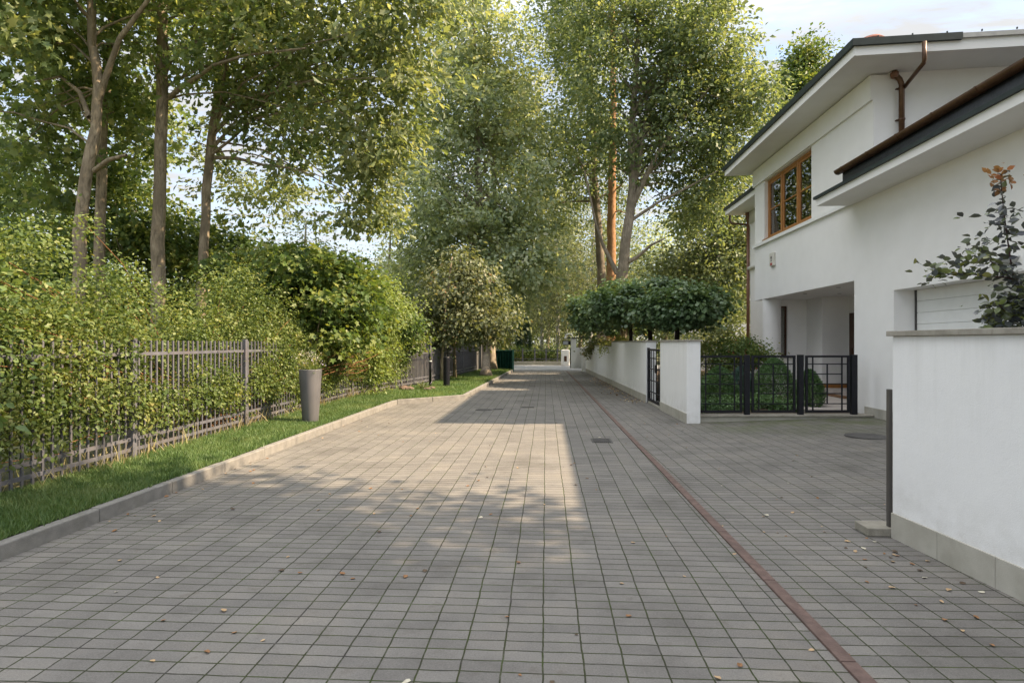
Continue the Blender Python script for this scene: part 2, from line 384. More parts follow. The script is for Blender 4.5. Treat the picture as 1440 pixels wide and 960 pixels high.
L_DARK = leaf_mat('dark_maple_leaves', [(0.0, (0.020, 0.045, 0.010)), (0.5, (0.050, 0.085, 0.015)), (0.85, (0.115, 0.135, 0.022)), (1.0, (0.16, 0.16, 0.03))], 0.4, gain=1.35, sat=.85)
L_ROB = leaf_mat('robinia_leaves', [(0.0, (0.055, 0.095, 0.018)), (0.5, (0.12, 0.175, 0.030)), (1.0, (0.20, 0.245, 0.05))], 0.42)
L_UMB = leaf_mat('umbrella_leaves', [(0.0, (0.024, 0.050, 0.019)), (0.5, (0.048, 0.086, 0.034)), (0.88, (0.082, 0.122, 0.046)), (0.97, (0.14, 0.16, 0.04)), (1.0, (0.28, 0.22, 0.03))], 0.3, 0.35, spec=0.5, gain=1.25, sat=.85)
L_BIRCH = leaf_mat('birch_leaves', [(0.0, (0.060, 0.085, 0.038)), (0.5, (0.120, 0.145, 0.070)), (1.0, (0.20, 0.215, 0.115))], 0.4)
L_BACK = leaf_mat('background_leaves', [(0.0, (0.045, 0.072, 0.026)), (0.5, (0.095, 0.130, 0.045)), (1.0, (0.175, 0.200, 0.085))], 0.36)
L_CONIF = leaf_mat('conifer_needles', [(0.0, (0.018, 0.045, 0.012)), (0.5, (0.035, 0.080, 0.020)), (1.0, (0.065, 0.120, 0.030))], 0.2, gain=1.4)
L_THUJA = leaf_mat('thuja_scales', [(0.0, (0.016, 0.040, 0.016)), (0.5, (0.030, 0.065, 0.025)), (1.0, (0.055, 0.095, 0.035))], 0.15)
L_BLUE = leaf_mat('blue_spruce_needles', [(0.0, (0.020, 0.055, 0.045)), (1.0, (0.060, 0.120, 0.095))], 0.15)
L_YEL = leaf_mat('yellow_green_leaves', [(0.0, (0.10, 0.13, 0.02)), (1.0, (0.26, 0.28, 0.05))], 0.35)
L_SMOKE = leaf_mat('smoke_bush_leaves', [(0.0, (0.018, 0.018, 0.028)), (0.45, (0.035, 0.040, 0.040)), (0.75, (0.060, 0.075, 0.022)), (1.0, (0.12, 0.07, 0.028))], 0.2, 0.25, 0.35, spec=0.5, gain=1.6, sat=1.0)
L_SMOKETIP = leaf_mat('smoke_bush_tips', [(0.0, (0.13, 0.05, 0.02)), (0.5, (0.20, 0.10, 0.03)), (1.0, (0.32, 0.07, 0.03))], 0.35)
L_GRASS = leaf_mat('grass_blades', [(0.0, (0.035, 0.085, 0.012)), (0.5, (0.070, 0.135, 0.022)), (1.0, (0.14, 0.185, 0.045))], 0.3, gain=.95, sat=.75)
L_DRY = leaf_mat('dry_grass', [(0.0, (0.17, 0.14, 0.06)), (0.5, (0.30, 0.24, 0.12)), (1.0, (0.20, 0.22, 0.06))], 0.3)
L_FALL = leaf_mat('fallen_leaf', [(0.0, (0.12, 0.06, 0.025)), (0.5, (0.27, 0.16, 0.075)), (1.0, (0.42, 0.32, 0.18))], 0.1, 0.7)
L_RED = leaf_mat('red_flowers', [(0.0, (0.35, 0.035, 0.02)), (1.0, (0.55, 0.10, 0.05))], 0.3)
L_LAV = leaf_mat('lavender_flowers', [(0.0, (0.24, 0.19, 0.36)), (1.0, (0.42, 0.36, 0.52))], 0.3)
L_PLUME = leaf_mat('pale_plumes', [(0.0, (0.36, 0.34, 0.24)), (1.0, (0.52, 0.50, 0.38))], 0.4)

# ------------------------------------------------------------------ foliage
T_RHOMB = (np.array([(0, 0, 0), (0.30, 0.5, 0.10), (0, 1, -0.06), (-0.30, 0.5, 0.10)], float), [(0, 1, 2), (0, 2, 3)])
T_LEAF = (np.array([(0, 0, 0), (0.24, 0.25, 0.07), (0.30, 0.58, 0.06), (0, 1, -0.12), (-0.30, 0.58, 0.06), (-0.24, 0.25, 0.07), (0, 0.5, 0.0)], float),
          [(0, 1, 2, 6), (6, 2, 3), (0, 6, 4, 5), (6, 3, 4)])
T_LEAF2 = (T_LEAF[0] * np.array([1.15, 1, 1.6]), T_LEAF[1])
T_OAK = (np.array([(0, 0, 0), (0.13, 0.18, 0.03), (0.10, 0.30, 0.02), (0.27, 0.45, 0.06), (0.18, 0.56, 0.03), (0.30, 0.74, 0.04), (0.10, 0.86, -0.05), (0, 1, -0.12),
                   (-0.10, 0.86, -0.05), (-0.30, 0.74, 0.04), (-0.18, 0.56, 0.03), (-0.27, 0.45, 0.06), (-0.10, 0.30, 0.02), (-0.13, 0.18, 0.03)], float),
         [(0, 1, 2, 3, 4, 5, 6, 7), (0, 7, 8, 9, 10, 11, 12, 13)])
T_MAPLE = (np.array([(0, 0, 0), (0.38, 0.05, 0.05), (0.25, 0.30, 0.02), (0.52, 0.62, 0.04), (0.18, 0.62, 0.0), (0, 1, -0.1), (-0.18, 0.62, 0.0), (-0.52, 0.62, 0.04), (-0.25, 0.30, 0.02), (-0.38, 0.05, 0.05)], float),
           [(0, 1, 2, 3, 4, 5), (0, 5, 6, 7, 8, 9)])
T_ROUND = (np.array([(0, 0, 0), (0.34, 0.15, 0.07), (0.46, 0.5, 0.06), (0.28, 0.84, 0.0), (0, 1, -0.1), (-0.28, 0.84, 0), (-0.46, 0.5, 0.06), (-0.34, 0.15, 0.07)], float),
           [(0, 1, 2, 3, 4), (0, 4, 5, 6, 7)])
T_BLADE = (np.array([(-0.06, 0, 0), (0.06, 0, 0), (0.045, 0.55, 0.06), (0, 1, 0.25), (-0.045, 0.55, 0.06)], float), [(0, 1, 2, 4), (4, 2, 3)])

def nrm(a):
    return a / np.maximum(np.linalg.norm(a, axis=1, keepdims=True), 1e-9)

def leaf_object(name, pts, nor, along, size, tmpl, mat, parent=None):
    """one mesh of many leaves: pts (N,3), nor = face normals, along = direction of the tip"""
    V, Fs = tmpl
    n = len(pts)
    z = nrm(nor); y = along - z * np.sum(along * z, axis=1, keepdims=True); y = nrm(y)
    x = np.cross(y, z)
    s = size.reshape(-1, 1, 1)
    co = pts[:, None, :] + s * (V[None, :, 0, None] * x[:, None, :] + V[None, :, 1, None] * y[:, None, :] + V[None, :, 2, None] * z[:, None, :])
    co = co.reshape(-1, 3)
    if parent is not None:
        co = co - np.array(base_of(parent))
    nv = len(V)
    idx = np.concatenate([np.array(f) for f in Fs]); tot = np.array([len(f) for f in Fs])
    li = (np.arange(n)[:, None] * nv + idx[None, :]).ravel().astype(np.int32)
    lt = np.tile(tot, n).astype(np.int32)
    ls = np.concatenate(([0], np.cumsum(lt)[:-1])).astype(np.int32)
    me = bpy.data.meshes.new(name)
    me.vertices.add(len(co)); me.vertices.foreach_set('co', co.astype(np.float32).ravel())
    me.loops.add(len(li)); me.loops.foreach_set('vertex_index', li)
    me.polygons.add(len(lt)); me.polygons.foreach_set('loop_start', ls); me.polygons.foreach_set('loop_total', lt)
    me.materials.append(mat)
    me.update(calc_edges=True)
    o = bpy.data.objects.new(name, me)
    return link(o, parent)

def rdir(n):
    return nrm(RNG.normal(size=(n, 3)))

def clumps(blobs):
    """blobs: (cx,cy,cz,rx,ry,rz,count) -> clump centres with outward directions"""
    C, D = [], []
    for cx, cy, cz, rx, ry, rz, k in blobs:
        d = rdir(k); rr = RNG.uniform(0.05, 1, k) ** 0.42
        rad = np.array([rx, ry, rz])
        # an uneven outline
        lump = 1 + 0.16 * np.sin(d[:, 0] * 5 + cx) + 0.14 * np.sin(d[:, 2] * 6 + cz * 1.7) + 0.12 * np.sin(d[:, 1] * 7 + cy)
        C.append(np.array([cx, cy, cz]) + d * rad * (rr * lump)[:, None]); D.append(d)
    return np.concatenate(C), np.concatenate(D)

def spray(C, D, per, cs, flat=(1, 1, 0.55), size=0.12, sj=0.45, up=0.55, outw=0.45, rnd=0.6, droop=0.35):
    n = len(C)
    cnt = np.maximum(3, (per * RNG.uniform(0.5, 1.5, n)).astype(int))
    ci = np.repeat(np.arange(n), cnt)
    k = len(ci)
    csz = (cs * RNG.uniform(0.65, 1.35, n))[ci]
    off = RNG.normal(size=(k, 3)) * np.array(flat) * csz[:, None] * 0.5
    pts = C[ci] + off
    nor = nrm(np.array([0, 0, up]) + D[ci] * outw + RNG.normal(size=(k, 3)) * rnd)
    al = nrm(D[ci] * 0.5 + off / np.maximum(csz[:, None], 1e-6) + RNG.normal(size=(k, 3)) * 0.5 - np.array([0, 0, droop]))
    sz = size * RNG.uniform(1 - sj, 1 + sj, k)
    return pts, nor, al, sz

def limb(bm, p0, p1, r0, r1=0.012, sag=0.15, n=6, sides=6):
    p0, p1 = Vector(p0), Vector(p1)
    d = p1 - p0; ln = d.length
    c = p0 + d * 0.45 + Vector((random.uniform(-.08, .08) * ln, random.uniform(-.08, .08) * ln, sag * ln))
    pts, rr = [], []
    for i in range(n + 1):
        t = i / n
        q = p0 * (1 - t) ** 2 + c * 2 * t * (1 - t) + p1 * t * t
        if 0 < i < n:
            q += Vector((random.uniform(-1, 1), random.uniform(-1, 1), random.uniform(-1, 1))) * ln * 0.018
        pts.append(q); rr.append(r0 + (r1 - r0) * t ** 0.8)
    tube(bm, pts, rr, sides, cap=False)

def path_at(path, z):
    for a, b in zip(path[:-1], path[1:]):
        if a[2] <= z <= b[2]:
            t = (z - a[2]) / max(b[2] - a[2], 1e-6)
            return Vector(a).lerp(Vector(b), t)
    return Vector(path[-1] if z > path[-1][2] else path[0])

def tree(name, label, cat, trunks, blobs, leafmat, bark, per=60, cs=0.9, size=0.13, tmpl=T_RHOMB, limbs=26, extra=(), flat=(1, 1, 0.55),
         up=0.55, outw=0.45, rnd=0.6, droop=0.35, group=None, lift=0.30, keep=None, limb_r=0.3):
    """trunks: list of (path, r_base, r_top); extra: ready-made limbs (path, r0, r1)"""
    base = Vector(trunks[0][0][0])
    t = thing(name, label, cat, base, group)
    bm = BM()
    C, D = clumps(blobs)
    for path, r0, r1 in trunks:
        pts, rr = [], []
        m = len(path) - 1
        for i in range(m):
            a, b = Vector(path[i]), Vector(path[i + 1])
            st = max(2, int((b - a).length / 0.6))
            for j in range(st):
                u = (i + j / st) / m
                pts.append(a.lerp(b, j / st) + Vector((random.uniform(-.02, .02), random.uniform(-.02, .02), 0)))
                rr.append(r0 + (r1 - r0) * u)
        pts.append(Vector(path[-1])); rr.append(r1)
        if path[0][2] < 0.8:
            rr[0] *= 1.45
            if len(rr) > 2: rr[1] *= 1.08
        tube(bm, pts, rr, 12, wob=0.05)
    for path, r0, r1 in extra:
        n = len(path)
        tube(bm, path, [r0 + (r1 - r0) * i / (n - 1) for i in range(n)], 7, cap=False)
    path, r0, r1 = trunks[0]
    zmin = path[0][2] + (path[-1][2] - path[0][2]) * lift
    for i in RNG.permutation(len(C))[:limbs]:
        c = Vector(C[i])
        tr = trunks[random.randrange(len(trunks))]
        pa = tr[0]
        d0 = (Vector((c.x, c.y, 0)) - Vector((pa[-1][0], pa[-1][1], 0))).length
        z = min(max(c.z - d0 * random.uniform(0.4, 0.9), zmin + random.random() ** 2 * (pa[-1][2] - zmin) * .5), pa[-1][2])
        u = (z - pa[0][2]) / max(pa[-1][2] - pa[0][2], 0.1)
        rr = (tr[1] + (tr[2] - tr[1]) * u) * random.uniform(limb_r * 0.7, limb_r * 1.3)
        limb(bm, path_at(pa, z), c, max(rr, 0.014), 0.008)
    put('trunk', bm, bark, t, smooth=True)
    pts, nor, al, sz = spray(C, D, per, cs, flat, size, up=up, outw=outw, rnd=rnd, droop=droop)
    if keep is not None:
        k = keep(pts); pts, nor, al, sz = pts[k], nor[k], al[k], sz[k]
    leaf_object('crown', pts, nor, al, sz, tmpl, leafmat, t)
    return t

def shrub(name, label, cat, blobs, leafmat, per=40, cs=0.35, size=0.06, tmpl=T_LEAF, stems=8, bark=None, base=None, keep=None, group=None, stem_r=0.014, **kw):
    C, D = clumps(blobs)
    b = base if base is not None else Vector((blobs[0][0], blobs[0][1], 0.15))
    t = thing(name, label, cat, b, group)
    bm = BM()
    for i in RNG.permutation(len(C))[:stems]:
        limb(bm, b + Vector((random.uniform(-.15, .15), random.uniform(-.15, .15), 0)), C[i], stem_r, 0.004, 0.1)
    put('stem', bm, bark or M['bark_oak'], t, smooth=True)
    pts, nor, al, sz = spray(C, D, per, cs, size=size, **kw)
    if keep is not None:
        k = keep(pts); pts, nor, al, sz = pts[k], nor[k], al[k], sz[k]
    leaf_object('foliage', pts, nor, al, sz, tmpl, leafmat, t)
    return t

def B(px, py, Y, rx, ry, count, dy=None):
    """crown lobe measured in the photograph: centre, half width and half height at distance Y"""
    c = P(px, py, Y)
    a, b = rx / F * Y, ry / F * Y
    return (c.x, c.y, c.z, a, dy if dy is not None else a, b, count)

# ------------------------------------------------------------------ setting: ground, paving, lawn
KERB = [(-4.05, -4.0), (-4.0, 4.0), (-3.86, 15.0), (-2.30, 16.5), (-1.80, 32.6)]
FENCE = [(-5.05, 1.0), (-5.12, 4.0), (-5.16, 7.0), (-5.20, 9.8), (-5.20, 12.6), (-5.18, 15.3), (-4.60, 18.3), (-4.15, 20.9), (-4.0, 23.6), (-3.80, 26.6), (-3.55, 30.0)]

def xat(line, y):
    for (xa, ya), (xb, yb) in zip(line[:-1], line[1:]):
        if ya <= y <= yb: return xa + (xb - xa) * (y - ya) / (yb - ya)
    return line[-1][0] if y > line[-1][1] else line[0][0]

def drain_x(y): return 1.54 - 0.0105 * y

def court_z(x, y):
    a = min(max((x - 2.9) / 3.5, 0), 1)
    return 0.10 * a * min(max((y - 3) / 6, 0), 1)

def sheet(name, xl, xr, ys, nx, mat, zf=lambda x, y: 0.0):
    bm = BM(); rows = []
    for y in ys:
        a, b = xl(y), xr(y)
        rows.append([bm.verts.new((a + (b - a) * i / nx, y, zf(a + (b - a) * i / nx, y))) for i in range(nx + 1)])
    for r0, r1 in zip(rows[:-1], rows[1:]):
        for i in range(nx):
            bm.faces.new((r0[i], r0[i + 1], r1[i + 1], r1[i]))
    o = put(name, bm, mat, smooth=True)
    return tag(o, kind='structure')

bm = BM()
vs = [bm.verts.new(c) for c in ((-600, -300, -0.03), (600, -300, -0.03), (600, 900, -0.03), (-600, 900, -0.03))]
bm.faces.new(vs)
tag(put('ground', bm, M['forestfloor']), kind='structure')

YS = [-5 + i * 0.6 for i in range(67)]
sheet('pavement', lambda y: xat(KERB, y) - 0.15, drain_x, YS, 6, M['pavers'])
sheet('pavement', drain_x, lambda y: 7.2 if y < 12.9 else 3.0, [y for y in YS if y < 12.5] + [12.89, 12.92] + [y for y in YS if y > 13.2], 30, M['pavers_court'], court_z)
YF = [1 + i * 0.5 for i in range(63)]
sheet('forest_floor', lambda y: -70, lambda y: xat(FENCE, y) - 0.12, [-30] + YF + [60], 8, M['forestfloor'], lambda x, y: 0.14)
lawn_z = lambda x, y: 0.125 + 0.03 * min(max((xat(KERB, y) - x) / 1.2, 0), 1)
sheet('lawn', lambda y: xat(FENCE, y) - 0.14, lambda y: xat(KERB, y) - 0.10, [-3.8 + i * 0.35 for i in range(105)], 6, M['lawnbase'], lawn_z)
sheet('cross_road', lambda y: -40, lambda y: 40, [34.3, 38, 42.2], 10, M['asphalt'], lambda x, y: 0.006)
sheet('garden_bed', lambda y: 2.98 if y > 12.6 else 2.98, lambda y: 6.55 if y < 18.8 else 7.45, [12.40 + i * 0.7 for i in range(15)], 8, M['soil'], lambda x, y: 0.13 + 0.05 * math.sin(x * 3) * math.sin(y * 2))
sheet('garden_bed', lambda y: 2.5, lambda y: 12, [22.3 + i * 1.1 for i in range(11)], 8, M['soil'], lambda x, y: 0.15)

# kerb stones
bm = BM()
for (xa, ya), (xb, yb) in zip(KERB[:-1], KERB[1:]):
    a, b = Vector((xa, ya, 0)), Vector((xb, yb, 0)); n = max(1, round((b - a).length / 1.0))
    off = Vector((-(b - a).y, (b - a).x, 0)).normalized() * 0.05
    for i in range(n):
        p, q = a.lerp(b, i / n), a.lerp(b, (i + 1) / n); d = (q - p).normalized() * 0.003
        z = 0.047 + random.uniform(-.003, .003)
        o2 = off * random.uniform(0.94, 1.06)
        bar(bm, p + d + o2 + Vector((0, 0, z)), q - d + o2 + Vector((0, 0, z + random.uniform(-.002, .002))), 0.10, 0.15)
tag(put('kerb', bm, M['kerb'], bevel=0.012), kind='structure')

# grass on the lawn
def grass():
    n1, n2 = 90000, 30000
    y = np.concatenate([2.5 + 13 * RNG.random(n1) ** 1.5, 15 + 17.5 * RNG.random(n2)])
    u = RNG.random(len(y))
    xf = np.array([xat(FENCE, v) for v in y]); xk = np.array([xat(KERB, v) for v in y]) - 0.085 + np.maximum(0, RNG.normal(0, .012, len(y)))
    x = xf + (xk - xf) * u
    z = 0.12 + 0.03 * np.clip((xk - x) / 1.2, 0, 1)
    nor = RNG.normal(size=(len(y), 3)) * np.array([1, 1, 0.15])
    al = nrm(RNG.normal(size=(len(y), 3)) * np.array([0.5, 0.5, 0]) + np.array([0, 0, 1]))
    sz = np.concatenate([RNG.uniform(0.035, 0.085, n1), RNG.uniform(0.05, 0.10, n2)])
    o = leaf_object('grass', np.stack([x, y, z], 1), nor, al, sz, T_BLADE, L_GRASS)
    tag(o, 'short green lawn grass between the kerb and the bar fence', 'grass', kind='stuff')
    m = 1500
    y = 4 + 14.5 * RNG.random(m); x = np.array([xat(FENCE, v) for v in y]) + RNG.normal(size=m) * 0.13 - 0.02
    g2 = RNG.random(m) < (0.35 + 0.65 * (np.sin(y * 2.1) > 0.1))
    y, x = y[g2], x[g2]; m = len(y)
    o = leaf_object('dry_grass', np.stack([x, y, np.full(m, 0.14)], 1), RNG.normal(size=(m, 3)) * np.array([1, 1, .1]),
                    nrm(RNG.normal(size=(m, 3)) * np.array([0.4, 0.4, 0]) + np.array([0, 0, 1])), RNG.uniform(0.12, 0.34, m), (T_BLADE[0] * np.array([.32, 1, 1]), T_BLADE[1]), L_DRY)
    tag(o, 'straw coloured dry grass and weeds along the foot of the bar fence', 'dry grass', kind='stuff')
grass()

# drain channel strip in one metre lengths
bm = BM()
y = -3.0
while y < 33:
    a, b = Vector((drain_x(y), y + 0.004, 0.004)), Vector((drain_x(y + 1), y + 0.996, 0.004))
    bar(bm, a, b, 0.078, 0.022); y += 1.0
tag(put('drain_channel', bm, M['drain'], bevel=0.004), 'long narrow reddish brown drain strip running along the paving', 'drain channel')

def cover(name, label, c, sx, sy, rounded, mat, ribs=0):
    t = thing(name, label, 'manhole cover' if rounded else 'drain cover', c)
    bm = BM(); z = c[2]
    if rounded:
        lathe(bm, (c[0], c[1], z), [(sx, 0.001), (sx, 0.006), (sx - 0.02, 0.008)], 32)
        put('rim', bm, mat, t)
        bm = BM(); lathe(bm, (c[0], c[1], z), [(sx - 0.03, 0.003), (sx - 0.03, 0.0105), (sx - 0.045, 0.012)], 32)
        put('lid', bm, M['iron'], t)
    else:
        box(bm, c[0] - sx, c[0] + sx, c[1] - sy, c[1] + sy, z + 0.001, z + 0.007); put('rim', bm, mat, t)
        bm = BM()
        if ribs:
            for i in range(ribs):
                x = c[0] - sx + 0.03 + (2 * sx - 0.06) * (i + 0.5) / ribs
                box(bm, x - 0.008, x + 0.008, c[1] - sy + 0.02, c[1] + sy - 0.02, z + 0.0075, z + 0.015)
        else:
            box(bm, c[0] - sx + 0.02, c[0] + sx - 0.02, c[1] - sy + 0.02, c[1] + sy - 0.02, z + 0.0075, z + 0.012)
        put('grate' if ribs else 'lid', bm, M['iron'], t)
    return t
cover('manhole_cover', 'round dark iron manhole cover in the shaded paving, left of the small one', G(680, 576), 0.20, 0, True, M['iron'])
cover('manhole_cover', 'small dark iron cover just right of the round manhole', G(701, 575), 0.13, 0, True, M['iron'])
cover('drain_cover', 'small square iron cover in the middle of the shaded lane', G(742, 572.5), 0.16, 0.10, False, M['iron'])
cover('drain_grate', 'rectangular ribbed iron grate left of the red drain strip', G(846, 619.5), 0.165, 0.20, False, M['iron'], 9)
g = G(1220, 619); cover('manhole_cover', 'round rusty manhole cover in the courtyard paving behind the near wall', (g.x, g.y, court_z(g.x, g.y)), 0.34, 0, True, M['iron'])

# fallen leaves: one mesh, copied
def leaf_mesh(seed):
    rr = random.Random(seed)
    bm = BM(); n = 7; top = []
    L_ = [(0, 0), (0.28, 0.12), (0.36, 0.42), (0.22, 0.75), (0, 1), (-0.22, 0.75), (-0.36, 0.42), (-0.28, 0.12)]
    cs = [bm.verts.new((x * rr.uniform(.8, 1.2), y - .5, 0.10 + 0.35 * abs(x) * rr.uniform(.5, 1.5) + 0.18 * (y - .5) ** 2)) for x, y in L_]
    mid = bm.verts.new((0, 0, 0.06))
    for i in range(8):
        bm.faces.new((mid, cs[i], cs[(i + 1) % 8]))
    me = bpy.data.meshes.new('fallen_leaf'); bm.to_mesh(me); bm.free()
    return me
FMATS = [surf('leaf_tan', (0.36, 0.24, 0.13), (0.46, 0.33, 0.20), 30, 0.7, 0.1, 90), surf('leaf_brown', (0.20, 0.10, 0.045), (0.28, 0.15, 0.07), 30, 0.7, 0.1, 90),
         surf('leaf_dark', (0.07, 0.05, 0.035), (0.12, 0.085, 0.055), 30, 0.8, 0.1, 90), surf('leaf_pale', (0.44, 0.40, 0.30), (0.54, 0.50, 0.40), 30, 0.7, 0.1, 90)]
FM = []
for i in range(8):
    me = leaf_mesh(i); me.materials.append(FMATS[(0, 1, 0, 2, 1, 3, 0, 1)[i]]); FM.append(me)
def drop(x, y, z=0.0):
    o = bpy.data.objects.new('fallen_leaf', random.choice(FM)); COL.objects.link(o)
    s = random.uniform(0.020, 0.050); o.scale = (s, s, s * random.uniform(.5, 1.2))
    o.location = (x, y, z + 0.002); o.rotation_euler = (random.uniform(-.2, .2), random.uniform(-.2, .2), random.uniform(0, 6.28))
    tag(o, 'small curled dry leaf fallen on the grey block paving', 'fallen leaf', 'dry leaves scattered over the paving')
for i in range(110):
    y = 2.7 + 9.5 * random.random() ** 1.3
    x = random.uniform(max(-3.8, -0.83 * y + .1), min(2.7, 0.72 * y))
    drop(x, y)
for i in range(34):
    y = random.uniform(4.2, 12); x = random.uniform(2.0, min(6.2, .72 * y)) if y > 5.1 else random.uniform(1.7, 2.75)
    drop(x, y, court_z(x, y))
for i in range(26):
    y = random.uniform(3.2, 5.0); drop(2.8 - abs(random.gauss(0, .32)), y)
for i in range(22):
    y = random.uniform(4.2, 15); drop(xat(KERB, y) + abs(random.gauss(0.03, .12)), y)
m = 420
y = RNG.uniform(15.5, 27, m); x = np.array([2.7 - 0.03 * (v - 15.9) for v in y]) - np.abs(RNG.normal(0, 0.28, m)) - 0.03
o = leaf_object('leaf_litter', np.stack([x, y, np.full(m, 0.012)], 1), nrm(RNG.normal(size=(m, 3)) * .3 + np.array([0, 0, 1])), rdir(m), RNG.uniform(.03, .075, m), T_LEAF, L_FALL)
tag(o, 'drift of dry brown leaf litter along the foot of the far white wall', 'leaf litter', kind='stuff')

# ------------------------------------------------------------------ white house
house = thing('house', 'large white rendered house with wide eaves, brown gutters and a wooden window', 'house', (6.6, 12.9, 0))
HX = 6.6
bm = BM()
box(bm, HX, 6.9, 12.17, 14.92, 4.57, 7.0)
box(bm, HX, 6.9, 18.04, 18.85, 4.57, 7.0)
box(bm, HX, 6.9, 14.92, 18.04, 4.57, 4.70)
box(bm, HX, 6.9, 14.92, 18.04, 6.48, 7.0)
box(bm, HX, 6.9, 12.9, 18.85, 2.93, 4.57)
box(bm, 6.9, 14.0, 12.17, 12.47, 4.57, 7.15)
box(bm, 6.9, 14.0, 18.55, 18.85, 3.13, 7.0)
box(bm, 14.0, 14.3, 3.0, 21.9, 0.0, 7.0)
box(bm, HX, 7.10, 11.48, 12.9, -0.05, 4.57)
box(bm, HX, 7.10, 5.9, 11.48, 2.6, 4.57)
box(bm, HX, 7.10, 3.0, 5.9, -0.05, 4.57)
box(bm, 7.10, 14.0, 3.0, 3.3, -0.05, 4.57)
box(bm, 7.10, 9.0, 12.6, 12.9, -0.05, 2.93)
box(bm, 8.75, 9.0, 12.9, 17.4, -0.05, 2.93)
box(bm, 8.0, 9.0, 17.4, 18.4, -0.05, 2.93)
box(bm, 6.95, 7.10, 18.4, 18.7, -0.05, 2.93)
box(bm, 7.42, 9.0, 18.4, 18.7, -0.05, 2.93)
box(bm, 7.10, 7.42, 18.4, 18.7, -0.05, 1.2)
box(bm, 7.10, 7.42, 18.4, 18.7, 2.73, 2.93)
put('wall', bm, M['render'], house)
bm = BM(); box(bm, 6.9, 14.0, 12.9, 18.85, 2.93, 3.13); put('overhang_slab', bm, M['soffit'], house)
bm = BM(); box(bm, 6.545, HX, 12.17, 18.89, 6.50, 6.999); put('wall_band', bm, M['render'], house)
bm = BM(); box(bm, 6.53, HX, 13.08, 18.9, 4.575, 4.665); put('string_course', bm, M['stone'] if False else M['whitepaint'], house)
bm = BM(); box(bm, 7.5, 14.0, 18.85, 21.9, -0.05, 6.4); put('rear_wing_wall', bm, M['render'], house)
bm = BM(); box(bm, 7.40, 7.5, 18.87, 21.95, 4.28, 4.38); box(bm, 7.45, 7.5, 18.87, 21.93, 5.95, 6.39); put('wing_sill_course', bm, M['whitepaint'], house)
bm = BM(); box(bm, 9.0, 9.04, 15.2, 17.2, 0.1, 0.12)
bm.free()
# roofs
bm = BM(); box(bm, 5.80, 15.0, 11.33, 19.3, 7.0, 7.20); main_roof = put('roof', bm, M['soffit'], house)
bm = BM()
box(bm, 5.74, 5.80, 11.27, 19.36, 7.17, 7.30); box(bm, 5.80, 7.72, 11.27, 11.33, 7.17, 7.30)
box(bm, 5.80, 15.0, 11.33, 19.36, 7.20, 7.28)
put('roof_edge_trim', bm, M['roofmetal'], main_roof)
bm = BM()
for i in range(9):
    y = 11.5 + i * 0.95
    box(bm, 5.77, 5.785, y, y + 0.02, 7.30, 7.335)
for i in range(7):
    x = 6.2 + i * 0.62
    box(bm, x, x + 0.02, 11.28, 11.30, 7.30, 7.335)
put('roof_seam', bm, M['roofmetal'], main_roof)
bm = BM()
lo = [bm.verts.new(c) for c in ((5.85, 11.4, 7.285), (15, 11.4, 7.285), (15, 19.3, 7.285), (5.85, 19.3, 7.285))]
hi = [bm.verts.new(c) for c in ((9.5, 15.0, 8.1), (12.5, 15.0, 8.1), (12.5, 15.6, 8.1), (9.5, 15.6, 8.1))]
bm.faces.new(hi)
for i in range(4): bm.faces.new((lo[i], lo[(i + 1) % 4], hi[(i + 1) % 4], hi[i]))
put('roof_covering', bm, M['roofmetal'], main_roof)
bm = BM(); box(bm, 7.72, 15.0, 11.28, 11.33, 7.20, 7.285); put('verge_trim', bm, M['lampgrey'], main_roof)
for o in [main_roof] + list(main_roof.children):        # the roof rises gently away from the street
    for vv in o.data.vertices: vv.co.z += 0.032 * max(vv.co.x + HX - 5.8, 0)
bm = BM()
c = P(1225, 60, 14.0)
box(bm, c.x - .22, c.x + .22, 13.8, 14.2, 7.3, c.z - 0.05); lathe(bm, (c.x, 14.0, c.z - 0.05), [(0.30, 0), (0.30, 0.06), (0.22, 0.13), (0.05, 0.18)], 20)
put('chimney', bm, M['brick'], main_roof)
bm = BM(); box(bm, 6.75, 13.0, 18.95, 22.4, 6.4, 6.6); r2 = put('rear_wing_roof', bm, M['soffit'], house)
bm = BM(); box(bm, 6.70, 6.75, 18.95, 22.45, 6.57, 6.68); box(bm, 6.75, 13.0, 18.95, 22.45, 6.60, 6.66); put('roof_edge_trim', bm, M['roofmetal'], r2)
# garage roof
bm = BM(); box(bm, 5.88, HX, 2.6, 13.05, 4.57, 4.73); box(bm, HX, 14.0, 2.6, 12.17, 4.572, 4.70); gr = put('garage_roof', bm, M['soffit'], house)
bm = BM(); box(bm, 5.83, 5.88, 2.6, 13.10, 4.715, 4.775); box(bm, 5.88, 6.08, 2.6, 13.10, 4.73, 4.768); box(bm, 6.08, 6.598, 12.36, 13.10, 4.73, 4.768); put('roof_edge_trim', bm, M['roofmetal'], gr)
bm = BM(); box(bm, 6.09, 6.598, 2.6, 12.36, 4.74, 5.10); put('roof_upstand', bm, M['membrane'], gr)
bm = BM()
for y0, y1, x1, z1 in ((2.6, 12.165, 11.0, 6.4), (12.165, 12.40, 6.598, 5.25 + 0.262 * .3)):
    zz = 5.145; xa = 6.11
    z1 = zz + (x1 - xa) * 0.262
    v = [bm.verts.new(c) for c in ((xa, y0, zz), (xa, y1, zz), (x1, y1, z1), (x1, y0, z1), (xa, y0, zz + .05), (xa, y1, zz + .05), (x1, y1, z1 + .05), (x1, y0, z1 + .05))]
    for f in ((0, 1, 2, 3), (7, 6, 5, 4), (0, 4, 5, 1), (1, 5, 6, 2), (2, 6, 7, 3), (3, 7, 4, 0)): bm.faces.new([v[i] for i in f])
put('roof_covering', bm, M['membrane'], gr)
bm = BM()
